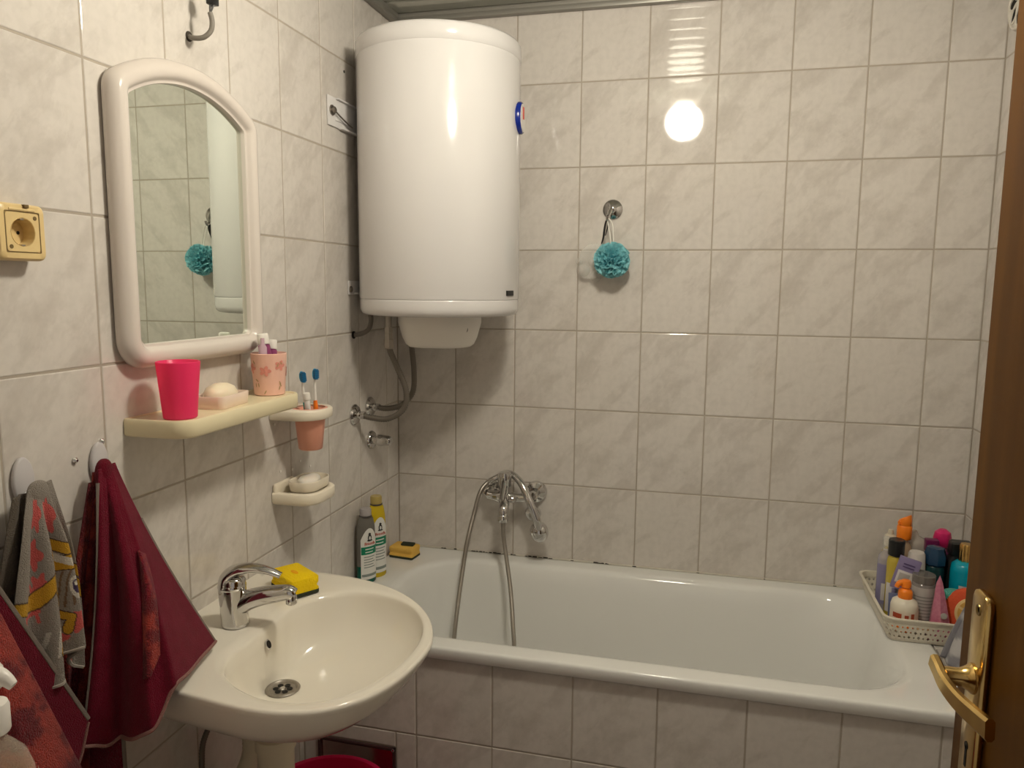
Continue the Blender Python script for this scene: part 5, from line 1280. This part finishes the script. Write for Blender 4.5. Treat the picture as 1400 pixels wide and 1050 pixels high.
# turquoise bottle with gold cap
t = vessel('turquoise_bottle', 'turquoise bottle with fluted gold cap at the right of basket', 'bottle', 1.674, -0.238, [(0.028, 0), (0.031, 0.004), (0.032, 0.15), (0.030, 0.165), (0.020, 0.173), (0.014, 0.175)], P('bottle_turquoise', (0.0, 0.30, 0.42), 0.25))
loops = [[(r * (1 + 0.06 * math.cos(8 * a)) * math.cos(a), r * (1 + 0.06 * math.cos(8 * a)) * math.sin(a), z) for a in [2 * PI * k / 48 for k in range(48)]] for r, z in ((0.0145, 0.173), (0.0155, 0.175), (0.0145, 0.214), (0.013, 0.217))]
put('cap', loft(loops), P('cap_gold', (0.75, 0.48, 0.16), 0.25, 1.0), t, local=True, angle=30)
put('label_print', join(oval_patch(0.032, math.radians(-125), math.radians(-70), 0.105, 0.120, 1, 1, 0.001), ), P('print_silver', (0.5, 0.5, 0.5), 0.4), t, local=True)
# fruit slice sponge with green rind pad
t = thing('fruit_sponge', 'red round bath sponge patterned like a citrus slice, front right of basket', 'sponge', (1.672, -0.309, IZ + 0.008), 'toiletries in the basket'); t.rotation_euler = (math.radians(-12), 0, math.radians(-14)); t.scale = (1.08, 1.0, 1.12)
put('rim_foam', mv(xf(prism(ellipse(0.056, 0.056, 40), 0.030, 0.010), Matrix.Rotation(PI / 2, 4, 'X')), 0, 0.012, 0.056), P('foam_red', (0.66, 0.09, 0.03), 0.85, bump=(300, 0.6, 0.002)), t, local=True, angle=60)
put('slice_face', mv(xf(prism(ellipse(0.036, 0.036, 36), 0.004, 0.0015), Matrix.Rotation(PI / 2, 4, 'X')), 0.004, -0.016, 0.056), P('foam_cream', (0.76, 0.56, 0.26), 0.85), t, local=True, angle=60)
segs = []
for k in range(7):
    a0 = 2 * PI * k / 7 + 0.1; a1 = a0 + 2 * PI / 7 - 0.16
    pl = [(0.007 * math.cos((a0 + a1) / 2), 0.007 * math.sin((a0 + a1) / 2))] + [(0.030 * math.cos(a0 + (a1 - a0) * q / 6), 0.030 * math.sin(a0 + (a1 - a0) * q / 6)) for q in range(7)]
    segs.append(mv(xf(prism(pl, 0.002), Matrix.Rotation(PI / 2, 4, 'X')), 0.004, -0.0195, 0.056))
for sg in segs: put('segment', sg, P('foam_amber', (0.62, 0.36, 0.09), 0.85), t, local=True, smooth=False)
t2 = put('teal_puff', mv(lathe([(0.02, 0), (0.034, 0.01), (0.038, 0.026), (0.030, 0.042), (0.012, 0.05)], 24, sx=1.0, sy=0.55), 1.640, -0.272, IZ + 0.070), P('puff_teal', (0.10, 0.40, 0.33), 0.85, bump=(160, 1.0, 0.008)))
origin_to(t2, (1.640, -0.272, IZ + 0.070)); tag(t2, 'teal green bath puff tucked behind the red citrus sponge', 'sponge', 'toiletries in the basket')
t2 = put('soap_bar', mv(lathe([(0.012, 0), (0.018, 0.004), (0.019, 0.012), (0.015, 0.018), (0.005, 0.020)], 28, sx=1.25, sy=0.8), 1.562, -0.330, IZ + 0.022), P('soap_peach', (0.76, 0.50, 0.27), 0.4))
origin_to(t2, (1.562, -0.330, IZ + 0.022)); tag(t2, 'small peach soap bar at the basket front beside the white lotion bottle', 'soap', 'toiletries in the basket')

# grey and white cloth heaped on the ledge, mostly behind the door
gc = thing('grey_cloth', 'crumpled grey and white cloth on the tiled ledge, half hidden by door', 'cloth', (1.65, -0.44, TUBZ))
def cl_col(s, t, p):
    n = MN.noise(Vector((p.x * 30, p.y * 30, p.z * 30)))
    k = smoothstep(-0.1, 0.15, n); a = (0.62, 0.60, 0.60); b = (0.30, 0.29, 0.32)
    return tuple(b[i] + (a[i] - b[i]) * k for i in range(3))
gq, cq = fan((1.664, -0.415, 0.860), (1.705, -0.420, 0.860), [(0, (1.581, -0.400, TUBZ + 0.002)), (0.35, (1.600, -0.455, TUBZ + 0.002)), (0.7, (1.645, -0.490, TUBZ + 0.002)), (1, (1.705, -0.500, TUBZ + 0.002))], 60, 40, lambda s, t: (0.010 * math.sin(s * 15) * t - 0.006 * math.sin(PI * t), -0.010 * math.cos(s * 15) * t, 0), cl_col)
put('folds', gq, CLOTH, gc, colors=cq, solid=0.004, angle=180)
put('hook', join(orient(lathe([(0.012, 0), (0.012, 0.003), (0.004, 0.005), (0.004, 0.03)], 16), (-1, 0, 0), (XR - 0.0005, -0.42, 0.862))), CHROME, gc)

# ------------------------------------------------------------------ round vent grille on the right wall, top
VY, VZ = -0.088, 2.255
t = thing('vent_grille', 'white petal-pattern ventilation grille high on the right wall', 'vent', (XR, VY, VZ - 0.07))
TO_R = Matrix(((0, 0, -1, XR - 0.0005), (-1, 0, 0, VY), (0, 1, 0, VZ), (0, 0, 0, 1)))
VENTP = P('vent_plastic', (0.70, 0.66, 0.58), 0.35)
put('plate', xf(loft([[(p[0], p[1], z) for p in ellipse(0.074, 0.074, 48)] if r is None else [(p[0] * r, p[1] * r, z) for p in ellipse(0.074, 0.074, 48)] for r, z in ((1, 0.0), (1, 0.006), (0.96, 0.010), (0.90, 0.010), (0.88, 0.006), (0.02, 0.006))]), TO_R), VENTP, t, angle=40)
for k in range(8):
    a = 2 * PI * k / 8
    put('petal_slot', xf(rot(mv(prism(ellipse(0.026, 0.0125, 24), 0.0012, 0.0), 0.036, 0, 0.0055), 'Z', math.degrees(a)), TO_R), DARK, t, smooth=False)
    ringp = [(0.036 + 0.028 * math.cos(q), 0.0145 * math.sin(q), 0.008) for q in [2 * PI * j / 20 for j in range(21)]]
    put('petal_rim', xf(rot(tube(ringp, 0.0024, 6, 1, smooth=False), 'Z', math.degrees(a)), TO_R), VENTP, t)

# ------------------------------------------------------------------ DOOR, opened into the room on the right
DFX, DEY = 1.295, -1.420
door = struct(thing('door_1', 'brown veneered door standing open at the right picture edge', 'door', (DFX + 0.02, DEY - 0.8, 0.0)))
put('door_leaf', box(DFX, DFX + 0.040, DEY - 0.80, DEY, 0.008, 2.0, 0.003), DOORW, door, angle=30)
RZh, RYh = 1.108, -1.492
TO_D = Matrix(((0, 0, -1, DFX), (1, 0, 0, RYh), (0, 1, 0, RZh), (0, 0, 0, 1)))
pl = put('back_plate', xf(prism(rrect(-0.0225, 0.0225, -0.148, 0.098, 0.014, 8, 4), 0.009, 0.0035, z0=0.0), TO_D), BRASS, door, angle=40)
put('plate_screw', xf(mv(lathe([(0.0065, 0), (0.006, 0.001), (0.004, 0.0006), (0.001, -0.001)], 16), 0, 0.078, 0.009), TO_D), P('brass_dark', (0.30, 0.20, 0.07), 0.35, 1.0), pl)
put('keyhole', xf(join(mv(lathe([(0.0045, 0), (0.0045, 0.0008)], 16), 0, -0.078, 0.0088), box(-0.0022, 0.0022, -0.102, -0.078, 0.0088, 0.0096)), TO_D), DARK, pl)
lv = put('lever', xf(join(lathe([(0.0165, 0.008), (0.0165, 0.011), (0.0135, 0.014), (0.0115, 0.018), (0.0098, 0.022), (0.0098, 0.042)], 24)), TO_D), BRASS, door, angle=40)
def blade(pts, hw, ht):
    P_ = smooth_path(pts, 10); m = len(P_); loops = []
    for i in range(m):
        T_ = (P_[min(i + 1, m - 1)] - P_[max(i - 1, 0)]).normalized()
        sd_ = T_.cross(Vector((0, 0, 1))).normalized(); up_ = sd_.cross(T_)
        k_ = i / (m - 1); a_ = hw(k_); c_ = ht
        loops.append([P_[i] + up_ * (q[0] * a_) + sd_ * (q[1] * c_) for q in ((1, 0.45), (0.72, 1), (-0.72, 1), (-1, 0.45), (-1, -0.45), (-0.72, -1), (0.72, -1), (1, -0.45))])
    return loft(loops)
put('grip', blade([(DFX - 0.043, RYh + 0.017, RZh + 0.008), (DFX - 0.042, RYh + 0.004, RZh + 0.004), (DFX - 0.041, RYh - 0.018, RZh - 0.001), (DFX - 0.036, RYh - 0.045, RZh - 0.005), (DFX - 0.029, RYh - 0.075, RZh - 0.005), (DFX - 0.024, RYh - 0.100, RZh - 0.003)], lambda k: 0.0085 + 0.0030 * k, 0.0048), BRASS, lv, angle=25)
for z in (0.25, 1.75):
    put('hinge', mv(lathe([(0.007, 0), (0.007, 0.08)], 14), DFX - 0.004, DEY - 0.805, z), BRASS, door)
struct(put('trim_5', join(box(DX0 - 0.06, DX0, YF, YF + 0.014, 0, DZ1 + 0.06, 0.003), box(DX1, DX1 + 0.06, YF, YF + 0.014, 0, DZ1 + 0.06, 0.003), box(DX0 - 0.06, DX1 + 0.06, YF, YF + 0.014, DZ1, DZ1 + 0.06, 0.003)), DOORW))
